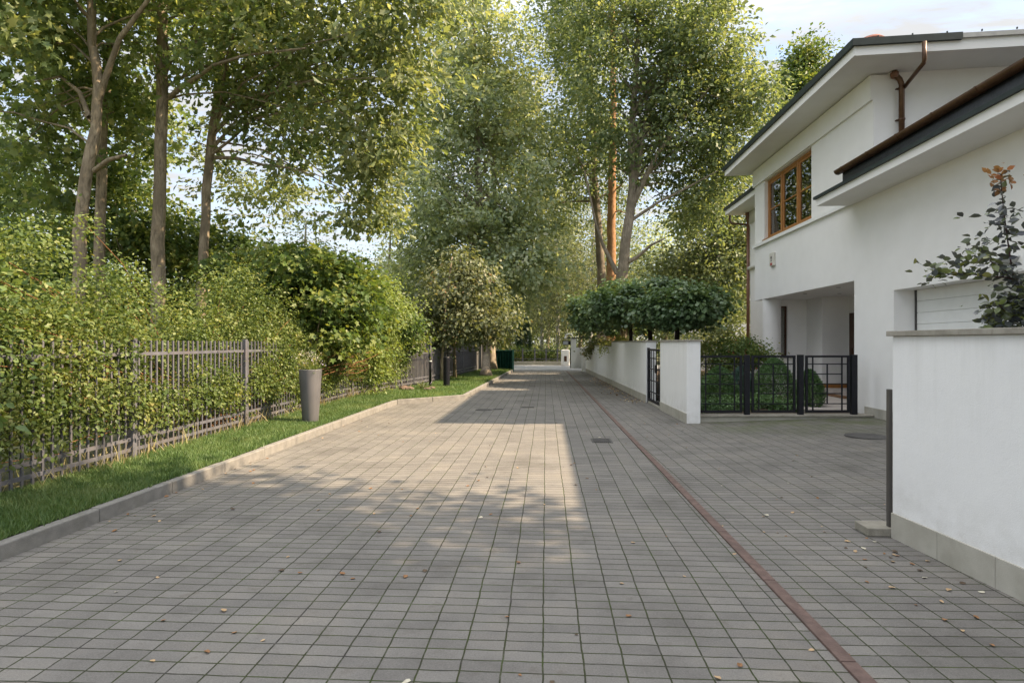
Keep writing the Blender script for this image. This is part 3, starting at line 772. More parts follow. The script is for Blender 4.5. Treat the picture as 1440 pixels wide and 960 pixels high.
def half_pipe(bm, x, z, r, y0, y1, n=10, th=0.012):
    rows = []
    for y in (y0, y1):
        out = [bm.verts.new((x - r * math.cos(math.pi * k / n), y, z - r * math.sin(math.pi * k / n))) for k in range(n + 1)]
        inn = [bm.verts.new((x + (r - th) * math.cos(math.pi * k / n), y, z - (r - th) * math.sin(math.pi * k / n))) for k in range(n + 1)]
        rows.append(out + inn)
    m = len(rows[0])
    for k in range(m): bm.faces.new((rows[0][k], rows[0][(k + 1) % m], rows[1][(k + 1) % m], rows[1][k]))
    bm.faces.new(rows[0][::-1]); bm.faces.new(rows[1])
half_pipe(bm, 6.02, 5.145, 0.088, 2.6, 12.40)
for e_ in (12.40,):
    ring = [bm.verts.new((6.02 - .088 * math.cos(math.pi * k / 10), e_ + .004, 5.145 - .088 * math.sin(math.pi * k / 10))) for k in range(11)]
    bm.faces.new(ring)
gut = put('gutter', bm, M['copper'], house)
for i in range(11):
    bm = BM(); half_pipe(bm, 6.02, 5.147, 0.096, 2.9 + i * .92, 2.935 + i * .92)
    put('gutter_joint', bm, M['copper'], gut)
# main window: three lights with transoms
bm = BM()
wx = HX + 0.10
def rect_frame(bm, y0, y1, z0, z1, w, x0, x1):
    box(bm, x0, x1, y0, y0 + w, z0, z1); box(bm, x0, x1, y1 - w, y1, z0, z1)
    box(bm, x0, x1, y0 + w, y1 - w, z0, z0 + w); box(bm, x0, x1, y0 + w, y1 - w, z1 - w, z1)
W0, W1, WZ0, WZ1 = 14.92, 18.04, 4.70, 6.48
rect_frame(bm, W0, W1, WZ0, WZ1, 0.07, wx, wx + 0.09)
ys = [W0, W0 + 1.03, W0 + 2.09, W1]
for yy in ys[1:3]: box(bm, wx - 0.004, wx + 0.094, yy - 0.05, yy + 0.05, WZ0 + .07, WZ1 - .07)
win = put('window', bm, M['wood'], house, bevel=0.006)
for i in range(3):
    a, b = ys[i] + (0.07 if i == 0 else 0.05), ys[i + 1] - (0.07 if i == 2 else 0.05)
    bm = BM(); rect_frame(bm, a + .003, b - .003, WZ0 + .073, WZ1 - .073, 0.06, wx + .015, wx + .075)
    box(bm, wx + .018, wx + .072, a + .063, b - .063, 5.57, 5.605); put('sash', bm, M['wood'], win, bevel=0.005)
    bm = BM(); box(bm, wx + .04, wx + .048, a + .063, b - .063, WZ0 + .133, WZ1 - .133); put('pane', bm, M['glass'], win)
bm = BM()
for i in range(22): 
    y = 16.05 + i * 0.035
    box(bm, 7.02 + 0.02 * (i % 2), 7.03 + 0.02 * (i % 2), y, y + 0.034, 4.75, 6.0)
put('curtain', bm, M['curtain'], win)
bm = BM(); box(bm, 6.535, 6.72, W0 - .02, W1 + .02, 4.668, 4.705); put('window_sill', bm, M['wood'], win)
# narrow porch window
bm = BM()
def rect_frame_x(bm, x0, x1, z0, z1, w, y0, y1):
    box(bm, x0, x0 + w, y0, y1, z0, z1); box(bm, x1 - w, x1, y0, y1, z0, z1)
    box(bm, x0 + w, x1 - w, y0, y1, z0, z0 + w); box(bm, x0 + w, x1 - w, y0, y1, z1 - w, z1)
rect_frame_x(bm, 7.10, 7.42, 1.2, 2.73, 0.05, 18.47, 18.55)
win2 = put('window', bm, M['darkwood'], house)
bm = BM(); box(bm, 7.15, 7.37, 18.50, 18.51, 1.25, 2.68); put('pane', bm, M['glass'], win2)
bm = BM(); box(bm, 7.02, 7.55, 18.33, 18.47, 1.13, 1.198); put('window_sill', bm, M['stone'], win2)
# porch
bm = BM(); lathe(bm, (6.87, 18.2, 0.0), [(0.265, 0), (0.265, 2.932)], 36); put('column', bm, M['render'], house, smooth=False)
for f in house.children[-1].data.polygons: f.use_smooth = abs(f.normal.z) < 0.5
bm = BM(); box(bm, 5.35, 8.74, 12.93, 18.39, -0.02, 0.17); box(bm, 7.98, 8.74, 13.0, 17.39, 0.17, 0.30); put('porch_floor', bm, M['tile'], house)
bm = BM(); box(bm, 8.02, 8.72, 17.375, 17.398, 0.30, 0.42); put('skirting', bm, M['wood'], house)
bm = BM(); box(bm, 8.68, 8.748, 15.9, 17.24, 0.31, 2.45); d = put('entrance_door', bm, M['darkwood'], house)
bm = BM(); box(bm, 8.64, 8.68, 15.99, 17.14, 0.35, 2.38); box(bm, 8.60, 8.64, 16.95, 16.99, 1.25, 1.45); put('door_leaf', bm, M['darkwood'], d)
bm = BM(); box(bm, 7.62, 7.97, 15.4, 16.6, 0.172, 0.19); tag(put('door_mat', bm, M['mat']), 'brown door mat on the porch tiles behind the black railings', 'door mat')
bm = BM()
for yy in (14.4, 16.2):
    for xx in (7.0, 7.9):
        bm = BM(); lathe(bm, (xx, yy, 2.918), [(0.05, 0), (0.05, 0.011)], 16); put('ceiling_spot', bm, M['lampgrey'], house)
# garage door and wall plinth
bm = BM(); box(bm, 7.02, 7.095, 5.9, 11.48, 0.0, 2.6)
gd = put('garage_door', bm, M['whitepaint'], house)
bm = BM()
for i in range(12):
    bm = BM(); box(bm, 7.00, 7.02, 5.93, 11.44, 0.02 + i * .215, 0.02 + i * .215 + 0.209); put('door_panel', bm, M['whitepaint'], gd, bevel=0.004)
bm = BM(); box(bm, 6.98, 7.02, 11.44, 11.475, 0, 2.595); put('door_seal', bm, M['iron'], gd)
bm = BM()
for i in range(3): box(bm, HX - 0.014, HX, 11.49 + i * .33, 11.49 + i * .33 + .326, 0.02, 0.29)
put('plinth', bm, M['plinth'], house)
# half round wall lamp over the garage
bm = BM()
lc = PXc = None
lamp_y, lamp_z = 8.75, 2.80
for k in range(13):
    pass
rings = []
for j in range(7):
    ph = j / 6 * math.pi / 2
    r, zz = 0.21 * math.cos(ph), -0.12 * math.sin(ph)
    rings.append([bm.verts.new((HX - r * 0.8 * math.sin(math.pi * k / 16) - 0.003, lamp_y + r * math.cos(math.pi * k / 16), lamp_z + zz)) for k in range(17)])
for a, b in zip(rings[:-1], rings[1:]):
    for k in range(16): bm.faces.new((a[k], a[k + 1], b[k + 1], b[k]))
bm.faces.new(rings[0])
wl = put('wall_lamp', bm, M['lampgrey'], house, smooth=True)
bm = BM(); tube(bm, [(HX - .215 * .8 * math.sin(math.pi * k / 16) - .003, lamp_y + .215 * math.cos(math.pi * k / 16), lamp_z + .012) for k in range(17)], 0.016, 6); put('lamp_rim', bm, M['whitepaint'], wl)
# alarm box
bm = BM(); box(bm, HX - 0.07, HX, 17.18, 17.48, 3.83, 4.21); ab = put('alarm_box', bm, M['plastic'], house, bevel=0.012)
bm = BM(); box(bm, HX - 0.074, HX - 0.0705, 17.26, 17.40, 3.85, 3.92); put('red_strobe', bm, M['red'], ab)
bm = BM()
lathe(bm, (0, 0, 0), [(0.045, 0), (0.045, 0.004)], 16)
bmesh.ops.rotate(bm, verts=bm.verts, cent=(0, 0, 0), matrix=Matrix.Rotation(-math.pi / 2, 3, 'Y')); bmesh.ops.translate(bm, verts=bm.verts, vec=(HX - 0.0705, 17.33, 4.07))
box(bm, HX - 0.0745, HX - 0.0705, 17.30, 17.36, 3.96, 4.01)
put('emblem', bm, M['iron'], ab)
# downpipes
yw = 12.09
def pp(x, y, Y): 
    v = P(x, y, Y); return v
bm = BM()
a = pp(1258, 97, yw); bpt = pp(1268, 116, yw); e = pp(1268, 190, yw)
tube(bm, [(a.x, yw, 7.0), (a.x, yw, a.z - .02), (a.x + .01, yw, a.z - .12), (bpt.x - .04, yw, bpt.z + .06), (bpt.x, yw, bpt.z - .04), (bpt.x, yw, 5.3)], 0.052, 12)
dp = put('downpipe', bm, M['copper'], house, smooth=True)
bm = BM()
for zz in (bpt.z - .12, bpt.z - .75):
    bm = BM(); tube(bm, [(bpt.x, yw, zz), (bpt.x, yw, zz + .025)], 0.064, 12); box(bm, bpt.x - .085, bpt.x + .085, yw + .03, 12.168, zz, zz + .02); put('pipe_clamp', bm, M['copper'], dp)
bm = BM(); lathe(bm, (a.x, yw, 6.90), [(0.06, 0), (0.075, .05), (0.075, .098)], 14); put('hopper', bm, M['pipe'], dp)
bm = BM()
q0 = pp(1301, 58, 11.22); q1 = pp(1302.5, 88, 11.25)
tube(bm, [(q0.x, 11.24, 7.18), (q0.x, 11.24, q1.z + .05), (q0.x + .005, 11.27, q1.z), (bpt.x + .05, yw, bpt.z - .10)], 0.038, 10)
put('overflow_pipe', bm, M['copper'], house, smooth=True)
bm = BM()
yb = 21.97; xb = P(1052, 380, yb).x
tube(bm, [(xb, yb, 6.4), (xb, yb, 0.2)], 0.06, 10); dp2 = put('downpipe', bm, M['pipe'], house, smooth=True)
bm = BM(); lathe(bm, (xb, yb, 6.12), [(0.065, 0), (0.10, .12), (0.10, .27)], 14); put('hopper', bm, M['pipe'], dp2)
bm = BM()
for zz in (2.4, 3.9, 5.4):
    bm = BM(); lathe(bm, (xb, yb, zz), [(0.072, 0), (0.072, .04)], 12); put('pipe_clamp', bm, M['pipe'], dp2)
bm = BM(); q = P(1027, 300, 22.4); tube(bm, [(q.x, 22.46, 6.55), (q.x, 22.46, q.z + .02 - .3), (q.x + .06, 22.4, q.z - .38), (xb - .03, yb, q.z - .52)], 0.04, 8); put('overflow_pipe', bm, M['copper'], house, smooth=True)

# ------------------------------------------------------------------ garden walls
def wall_run(name, label, pts, z1, thick=0.27, plinth=0.2, cap=True, zb=0.0):
    """pts: street-side corners, near to far; thickness to the right"""
    c = Vector((pts[0][0], pts[0][1], 0))
    t = thing(name, label, 'garden wall', c)
    bm = BM(); bp = BM(); bc = BM()
    for (xa, ya), (xb_, yb_) in zip(pts[:-1], pts[1:]):
        a, b = Vector((xa, ya, 0)), Vector((xb_, yb_, 0)); d = (b - a).normalized(); r = Vector((d.y, -d.x, 0))
        ctr = r * thick / 2
        bar(bm, a + ctr + Vector((0, 0, (zb + z1) / 2)), b + ctr + Vector((0, 0, (zb + z1) / 2)), thick, z1 - zb)
        n = max(1, round((b - a).length / 0.62))
        for i in range(n):
            p, q = a.lerp(b, i / n) + d * .002, a.lerp(b, (i + 1) / n) - d * .002
            bar(bp, p - r * .006 + Vector((0, 0, plinth / 2)), q - r * .006 + Vector((0, 0, plinth / 2)), 0.018, plinth)
        if cap:
            n = max(1, round((b - a).length / 0.9))
            for i in range(n):
                p, q = a.lerp(b, i / n), a.lerp(b, (i + 1) / n)
                if i == 0: p = p - d * .03
                if i == n - 1: q = q + d * .03
                bar(bc, p + ctr + d * .0015 + Vector((0, 0, z1 + .018)), q + ctr - d * .0015 + Vector((0, 0, z1 + .018)), thick + .06, 0.035)
    put('wall', bm, M['wallrender'], t, bevel=.008)
    put('plinth', bp, M['plinth'], t, bevel=0.003)
    if cap: put('coping', bc, M['stone'], t, bevel=0.004)
    else: bc.free()
    return t
wall_run('garden_wall', 'near white garden wall with stone coping, at the right edge', [(2.852, 4.98), (3.07, 2.6), (3.4, -3.0)][::-1], 1.655, 0.25, 0.20) if False else None
def wall_near():
    t = thing('garden_wall', 'nearest white garden wall with brown stone coping, in front of the garage', 'garden wall', (2.852, 4.98, 0))
    pts = [(2.852, 4.98), (2.985, 3.5), (3.12, 2.0), (3.3, 0.0)]
    bm = BM(); bp = BM(); bc = BM()
    a, b = Vector((*pts[0], 0)), Vector((*pts[-1], 0)); d = (b - a).normalized(); r = Vector((-d.y, d.x, 0))
    L_ = (b - a).length
    bar(bm, a + r * .125 + Vector((0, 0, .8275)), b + r * .125 + Vector((0, 0, .8275)), 0.25, 1.655)
    n = 10
    for i in range(n):
        p, q = a + d * (L_ * i / n + .0015), a + d * (L_ * (i + 1) / n - .0015)
        bar(bp, p - r * .004 + Vector((0, 0, .1)), q - r * .004 + Vector((0, 0, .1)), 0.02, 0.21)
    for i in range(5):
        p, q = a + d * (L_ * i / 5 + .001 - (.03 if i == 0 else 0)), a + d * (L_ * (i + 1) / 5 - .001)
        bar(bc, p + r * .125 + Vector((0, 0, 1.676)), q + r * .125 + Vector((0, 0, 1.676)), 0.32, 0.042)
    put('wall', bm, M['wallrender'], t, bevel=.008); put('plinth', bp, M['plinth'], t, bevel=.003); put('coping', bc, M['stone'], t, bevel=.004)
wall_near()
wall_run('garden_wall', 'short white wall pier between the pedestrian gate and the black railings', [(2.79, 11.74), (2.735, 14.15)], 1.63)
wall_run('garden_wall', 'long white garden wall beyond the pedestrian gate, below the umbrella trees', [(2.69, 15.85), (2.50, 22.4)], 1.63)
wall_run('garden_wall', 'lower white wall step behind the long garden wall', [(2.50, 22.45), (2.32, 28.0)], 1.46)
wall_run('garden_wall', 'lowest white wall step next to the far gate pier', [(2.32, 28.05), (2.20, 32.3)], 1.24)
bm = BM(); box(bm, 2.02, 2.36, 32.45, 32.8, 0, 1.40); t = tag(put('wall_pier', bm, M['wallrender']), 'slim white pier ending the stepped garden wall far down the lane', 'pier'); recentre(t)

# sliding gate edge at the near wall
t = thing('sliding_gate', 'dark steel gate edge standing at the end of the nearest white wall', 'gate', (2.80, 5.08, 0))
bm = BM(); box(bm, 2.846, 2.879, 5.02, 5.06, 0.07, 1.215); put('post', bm, M['gateplate'], t, bevel=.006)
bm = BM(); box(bm, 2.90, 2.93, 2.6, 5.03, 0.10, 1.18, 0.09, (2.9, 5.03, 0)); bm.free()
bm = BM(); box(bm, 2.66, 2.96, 4.985, 5.20, 0.0, 0.07); put('base_stone', bm, M['stone'], t, bevel=.008)
for o in [c_ for c_ in t.children if c_.name.startswith('base_stone')]: pass

# ------------------------------------------------------------------ black railings across the courtyard
RY0, RY1 = 12.02, 12.26
def ry(x): return RY0 + (RY1 - RY0) * (x - 2.95) / 3.6
bm = BM(); 
bar(bm, (2.84, ry(2.84) + .02, 0.055), (6.59, ry(6.59) + .02, 0.055), 0.30, 0.13)
t_s = tag(put('railing_plinth', bm, M['plinth'], bevel=.006), 'low stone plinth under the black railings', 'plinth'); recentre(t_s)
bm = BM(); bar(bm, (2.80, ry(2.8) + .02, 0.133), (6.592, ry(6.59) + .02, 0.133), 0.36, 0.026)
t_s2 = put('coping', bm, M['stone'], t_s, bevel=.004)
def px_x(px, Y): return P(px, 500, Y).x
RZ0, RZ1 = 0.21, 1.34
def panel_bars(bm, xa, xb):
    W = xb - xa; fw = 0.042
    def pt(x, z): return (x, ry(x), z)
    zt, zb = RZ1 - .015, RZ0
    bar(bm, pt(xa, zt), pt(xb, zt), fw, fw); bar(bm, pt(xa, zb), pt(xb, zb), fw, fw)
    for x in (xa + fw / 2, xb - fw / 2): bar(bm, pt(x, zb), pt(x, zt), fw, fw)
    H = zt - zb
    rows = [0.862, 0.68, 0.50, 0.325, 0.14]
    x1, x2, xm = xa + W * .165, xa + W * .83, xa + W * .495
    th = 0.020
    for i, rr in enumerate(rows):
        z = zb + H * rr
        lo, hi = (xa, xb) if i % 2 == 0 else (x1, x2)
        bar(bm, pt(lo, z), pt(hi, z), th, th)
    for x in (x1, x2): bar(bm, pt(x, zb), pt(x, zt), th + .003, th + .003)
    bar(bm, pt(xm, zb + H * .14), pt(xm, zb + H * .862), th + .003, th + .003)
rail = thing('railing', 'black steel railing with two gridded panels beside the white pier', 'railing', (2.95, RY0, 0.14))
xs = {k: px_x(k, 12.1) for k in (973, 981, 1043, 1050, 1057, 1120, 1127.5, 1135, 1200, 1206)}
for a_, b_ in ((981, 1043), (1057, 1120)):
    bm = BM(); panel_bars(bm, xs[a_], xs[b_]); put('panel', bm, M['black'], rail)
for k, w, z1 in ((1050, .10, 1.36), (1127.5, .10, 1.36)):
    bm = BM(); box(bm, xs[k] - w / 2, xs[k] + w / 2, ry(xs[k]) - w / 2, ry(xs[k]) + w / 2, 0.146, z1); put('post', bm, M['black'], rail, bevel=.004)
bm = BM(); box(bm, xs[973] - .036, xs[973] + .036, ry(xs[973]) - .036, ry(xs[973]) + .036, 0.146, 1.17); fp = put('post', bm, M['black'], rail, bevel=.004)
bm = BM(); lathe(bm, (xs[973] + .004, ry(xs[973]), 1.171), [(0.05, 0), (0.05, .10), (0.04, .14), (0.02, .155)], 16); put('warning_lamp', bm, M['amber'], fp, smooth=True)
bm = BM()
for x_, z_ in ((xs[973] + .04, .95), (xs[973] + .04, .40), (xs[1043] + .012, 1.18), (xs[1043] + .012, .36), (xs[1057] - .012, 1.18), (xs[1057] - .012, .36)):
    bm = BM(); bar(bm, (x_ - .03, ry(x_), z_), (x_ + .03, ry(x_), z_), .03, .03); put('hinge', bm, M['black'], rail)
gate = thing('metal_gate', 'black steel gate with gridded panel hinged against the house wall', 'gate', (xs[1206], RY1, 0.14))
bm = BM(); panel_bars(bm, xs[1135], xs[1200] - .01); put('panel', bm, M['black'], gate)
bm = BM(); box(bm, xs[1206] - .055, xs[1206] + .055, ry(6.4) - .05, ry(6.4) + .05, 0.146, 1.36); put('post', bm, M['black'], gate, bevel=.004)
bm = BM(); box(bm, xs[1135] - .03, xs[1135] + .015, ry(xs[1135]) - .05, ry(xs[1135]) - .02, .78, .95); put('lock', bm, M['black'], gate)

# pedestrian gate
pg = thing('pedestrian_gate', 'narrow black steel pedestrian gate set between the two white walls', 'gate', (2.76, 15.0, 0))
bm = BM()
ga, gb = Vector((2.79, 14.25, 0)), Vector((2.755, 15.78, 0))
def gp(u, z): 
    v = ga.lerp(gb, u); return (v.x, v.y, z)
for z in (0.10, 1.42): bar(bm, gp(0, z), gp(1, z), .05, .05)
for u in (0.015, 0.985): bar(bm, gp(u, .1), gp(u, 1.42), .05, .05, up=(0, 1, 0))
for z in (.32, .62, .92, 1.20): bar(bm, gp(0, z), gp(1, z), .022, .022)
for u in (.2, .4, .6, .8): bar(bm, gp(u, .1), gp(u, 1.42), .02, .02, up=(0, 1, 0))
put('panel', bm, M['black'], pg)
bm = BM(); box(bm, 2.74, 2.80, 14.17, 14.23, 0, 1.05); put('post', bm, M['black'], pg)
bm = BM(); box(bm, 2.72, 2.78, 15.79, 15.84, 0, 1.47); put('post', bm, M['black'], pg)
bm = BM(); box(bm, 2.66, 2.70, 14.32, 14.46, .86, 1.06); put('lock', bm, M['black'], pg)
bm = BM(); box(bm, 2.735, 3.0, 14.18, 15.83, 0.004, 0.05); put('threshold', bm, M['plinth'], pg)

# ------------------------------------------------------------------ bar fence on the left
bf = thing('bar_fence', 'long grey steel bar fence running between the lawn and the hedge', 'fence', (-5.2, 9.8, 0.14))
picks = []
for i, ((xa, ya), (xb_, yb_)) in enumerate(zip(FENCE[:-1], FENCE[1:])):
    a, b = Vector((xa, ya, 0)), Vector((xb_, yb_, 0)); d = (b - a).normalized()
    zt = 1.52 if ya < 18 else 1.30
    bm = BM(); box(bm, xa - .04, xa + .04, ya - .04, ya + .04, 0.08, zt + .14 if ya < 18 else zt + .08, math.atan2(d.y, d.x), (xa, ya, 0)); put('post', bm, M['fence'], bf, bevel=.004)
    for z in (0.27, 0.40, zt - .06):
        bm = BM(); bar(bm, a + d * .042 + Vector((0, 0, z)), b - d * .042 + Vector((0, 0, z)), .022, .042); put('rail', bm, M['fence'], bf)
    n = max(4, round((b - a).length / 0.118))
    for k in range(1, n):
        p = a.lerp(b, k / n)
        picks.append((p, 0.17, zt + .11, d))
picks.sort(key=lambda q: abs(q[0].y - 7.5))
rest = BM()
for j, (p, z0, z1, d) in enumerate(picks):
    bm = BM() if j < 100 else rest
    box(bm, p.x - .009, p.x + .009, p.y - .013, p.y + .013, z0, z1, math.atan2(d.y, d.x) - math.pi / 2, (p.x, p.y, 0))
    if j < 100: put('picket', bm, M['fence'], bf)
r_ = put('picket', rest, M['fence'], bf); r_['kind'] = 'stuff'
# dark plank fence behind it further on
bo = thing('board_fence', 'dark grey plank fence standing behind the far end of the bar fence', 'fence', (-4.4, 24, 0.1))
bm = BM(); bp_ = []
pl = [(-5.25, 17.2), (-4.85, 18.5), (-4.42, 20.9), (-4.25, 23.6), (-4.05, 26.6), (-3.75, 30.3), (-3.35, 32.2)]
for (xa, ya), (xb_, yb_) in zip(pl[:-1], pl[1:]):
    a, b = Vector((xa, ya, 0)), Vector((xb_, yb_, 0)); n = max(2, round((b - a).length / .17))
    for k in range(n):
        p, q = a.lerp(b, (k + .03) / n), a.lerp(b, (k + .97) / n)
        h = 1.62 + random.uniform(-.02, .02)
        o_ = Vector((random.uniform(-.006, .006), 0, h / 2))
        bar(bm, p + o_, q + o_, .022, h)
put('planking', bm, M['board'], bo)
for xa, ya in pl[1:]:
    bm = BM(); box(bm, xa - .06 - .06, xa + .0 - .04, ya - .05, ya + .05, 0, 1.75); put('post', bm, M['board'], bo)
tag_post = thing('fence_post', 'taller black post with a pale ring before the plank fence', 'post', (*G(605, 543, .15).xy, 0.14))
c = tag_post.location
bm = BM(); tube(bm, [(c.x, c.y, .1), (c.x, c.y, 1.75)], .045, 12); put('pole', bm, M['black'], tag_post, smooth=True)
bm = BM(); tube(bm, [(c.x, c.y, .98), (c.x, c.y, 1.01)], .05, 12); put('ring', bm, M['whitepaint'], tag_post)

# ------------------------------------------------------------------ things on the lawn
pc = G(436.5, 592.5, 0.15)
pot = thing('planter', 'tall tapered grey metal planter standing on the lawn before the hedge', 'planter', pc)
bm = BM(); lathe(bm, pc, [(0.138, 0), (0.144, .02), (0.205, .95), (0.205, .965), (0.188, .965), (0.185, .90)], 40)
put('pot', bm, M['planter'], pot, smooth=False)
for f in pot.children[0].data.polygons: f.use_smooth = abs(f.normal.z) < 0.7
bm = BM(); lathe(bm, pc, [(0.184, .905), (0.184, .915), (0.05, .935)], 24); put('soil', bm, M['soil'], pot)
def tuft(name, label, cat, c, n, h, spread, lm, flower=None, nf=0, fl=0.05, fh=1.0):
    t = thing(name, label, cat, c)
    az = RNG.uniform(0, 6.28, n); r = spread * RNG.random(n) ** .7
    al = nrm(np.stack([np.cos(az) * r * 2.2, np.sin(az) * r * 2.2, np.full(n, h)], 1))
    p0 = np.array(c) + np.stack([np.cos(az) * r * .4, np.sin(az) * r * .4, np.zeros(n)], 1)
    leaf_object('foliage', p0, rdir(n), al, RNG.uniform(.5, 1, n) * h, (T_BLADE[0] * np.array([.7, 1, 1]), T_BLADE[1]), lm, t)
    k = n // 2
    u = RNG.uniform(.2, .9, k)
    pts = p0[:k] + al[:k] * (u * h)[:, None] + RNG.normal(size=(k, 3)) * .015
    leaf_object('leaves', pts, rdir(k), nrm(al[:k] + rdir(k) * .8), RNG.uniform(.03, .06, k), T_RHOMB, lm, t)
    if flower:
        i = RNG.integers(0, n, nf)
        pts = p0[i] + al[i] * (h * fh * RNG.uniform(.75, 1.05, nf))[:, None] + RNG.normal(size=(nf, 3)) * .012
        leaf_object('flowers', pts, rdir(nf), nrm(al[i] + rdir(nf) * .6), RNG.uniform(.5, 1.2, nf) * fl, T_RHOMB, flower, t)
    return t
tuft('lavender', 'lavender with pale mauve flowers growing in the tall planter', 'plant', Vector((pc.x + .06, pc.y - .03, pc.z + .92)), 90, .24, .16, L_HEDGE, L_LAV, 60, .03)
tuft('plume_plant', 'pale feathery plumes rising at the left of the planter', 'plant', Vector((pc.x - .07, pc.y + .03, pc.z + .92)), 50, .36, .13, L_HEDGE, L_PLUME, 120, .032)
bc_ = G(628, 543, .15)
bl = thing('bollard_lamp', 'black cylindrical bollard lamp standing on the far lawn', 'bollard', bc_)
bm = BM(); lathe(bm, bc_, [(.11, 0), (.11, .50), (.105, .505), (.105, .515), (.11, .52), (.11, .96), (.10, .98)], 24); put('body', bm, M['black'], bl)
bm = BM(); lathe(bm, bc_, [(.14, -.02), (.14, .015)], 24); put('base', bm, M['iron'], bl)
rc = G(585, 548, .15)
rk = thing('rockery', 'small heap of reddish stones at the lawn edge by the fence', 'rocks', rc)
for i in range(12):
    bm = BM(); bmesh.ops.create_icosphere(bm, subdivisions=2, radius=1)
    s = random.uniform(.06, .12)
    off = Vector((random.uniform(-.45, .45), random.uniform(-.25, .25), .04))
    for v in bm.verts:
        v.co = Vector((v.co.x * s * 1.3, v.co.y * s, v.co.z * s * .65)) * (1 + .22 * math.sin(v.co.x * 5 + i) * math.cos(v.co.y * 4 + i * 2)) + off + rc
    put('stone', bm, M['rock'], rk)
tuft('lavender', 'little grey green herb growing among the reddish stones', 'plant', Vector((rc.x + .18, rc.y + .05, rc.z + .06)), 60, .28, .2, L_BIRCH, L_LAV, 30, .03)

# ------------------------------------------------------------------ far end of the lane
gg = thing('corrugated_gate', 'dark green corrugated metal gate at the far end of the lawn', 'gate', (-2.4, 32.2, 0))
bm = BM()
xa, xb_ = -3.35, -1.86; n = 34
rows = []
for k in range(n + 1):
    x = xa + (xb_ - xa) * k / n; y = 32.25 + (0.025 if k % 4 in (0, 1) else -0.025)
    rows.append((bm.verts.new((x, y, .08)), bm.verts.new((x, y, 1.16))))
for a, b in zip(rows[:-1], rows[1:]): bm.faces.new((a[0], b[0], b[1], a[1]))
r = bmesh.ops.solidify(bm, geom=list(bm.faces), thickness=.012)
put('sheet', bm, M['greengate'], gg)
bm = BM(); box(bm, xb_, xb_ + .10, 32.2, 32.3, 0, 1.22); put('post', bm, M['greengate'], gg)
bm = BM(); box(bm, xa, xb_, 32.215, 32.285, 1.16, 1.20); put('frame', bm, M['greengate'], gg)
# gate pier with black cap, sign box and swan-neck lamp
gpx = P(805.5, 500, 37.4).x
gpz = P(805, 476, 37.4).z
t = thing('gate_pier', 'tall white gate pier with a thin black cap at the lane end', 'pier', (gpx, 37.4, 0))
bm = BM(); box(bm, gpx - .13, gpx + .2, 37.25, 37.6, 0, gpz); put('shaft', bm, M['wallrender'], t)
bm = BM(); box(bm, gpx - .42, gpx + 1.3, 37.15, 37.7, gpz, gpz + .06); put('cap', bm, M['black'], t)
bm = BM(); box(bm, gpx + .55, gpx + .72, 36.6, 37.5, 0, 1.35); box(bm, gpx + .2, gpx + .55, 37.4, 37.5, 0, 1.3); put('panel', bm, M['wallrender'], t)
bm = BM(); box(bm, gpx - .17, gpx - .13, 37.3, 37.5, 0, 1.3); put('post', bm, M['black'], t)
s = thing('sign_box', 'small grey box sign hanging from the white gate pier', 'sign', (gpx - .35, 37.3, gpz - .38))
bm = BM(); box(bm, gpx - .66, gpx - .14, 37.22, 37.42, gpz - .40, gpz - .14); put('housing', bm, M['black'], s, bevel=.01)
bm = BM(); box(bm, gpx - .62, gpx - .30, 37.205, 37.218, gpz - .37, gpz - .17); put('face', bm, M['signgrey'], s)
s = thing('swan_neck_lamp', 'white swan neck lamp curving over the sign box', 'lamp', (gpx, 37.4, gpz + .06))
bm = BM(); tube(bm, [(gpx - .02, 37.4, gpz + .06)] + [(gpx - .24 + .24 * math.cos(q), 37.4, gpz + .10 + .20 * math.sin(q)) for q in np.linspace(0, math.pi * .9, 9)], .04, 8); put('arm', bm, M['whitepaint'], s, smooth=True)
bm = BM(); lathe(bm, (gpx - .46, 37.4, gpz + .0), [(.10, 0), (.08, .08), (.03, .16)], 14); put('lamp_shade', bm, M['whitepaint'], s, smooth=True)
k_ = P(795, 510, 41)
t = thing('bin_house', 'small white masonry kiosk with a dark square hatch across the road', 'kiosk', (k_.x, 41.4, 0))
bm = BM(); box(bm, P(789.5, 500, 41).x, P(801, 500, 41).x, 41.0, 41.8, 0, P(795, 491.5, 41).z); put('wall', bm, M['wallrender'], t, bevel=.05)
bm = BM(); box(bm, P(793.2, 500, 41).x, P(797, 500, 41).x, 40.985, 40.998, P(795, 508, 41).z, P(795, 500.5, 41).z); put('hatch', bm, M['darkwood'], t)
# railing, low wall and hedge across the road
fr = thing('roadside_fence', 'low stone based fence with slim mauve grey posts across the far road', 'fence', (0, 42.5, 0))
bm = BM(); box(bm, -9, 1.2, 42.4, 42.6, 0, .26); put('base_wall', bm, M['plinth'], fr)
for px in (700, 717.5, 735, 752, 768, 784):
    x = P(px, 490, 42.5).x
    bm = BM(); box(bm, x - .055, x + .055, 42.45, 42.55, .26, 1.22); put('post', bm, M['fence'], fr)
bm = BM(); box(bm, -9, 1.2, 42.485, 42.515, 1.02, 1.06); box(bm, -9, 1.2, 42.485, 42.515, .42, .46); put('rail', bm, M['fence'], fr)

# ------------------------------------------------------------------ trees
def V3(px, py, Y): return tuple(P(px, py, Y))

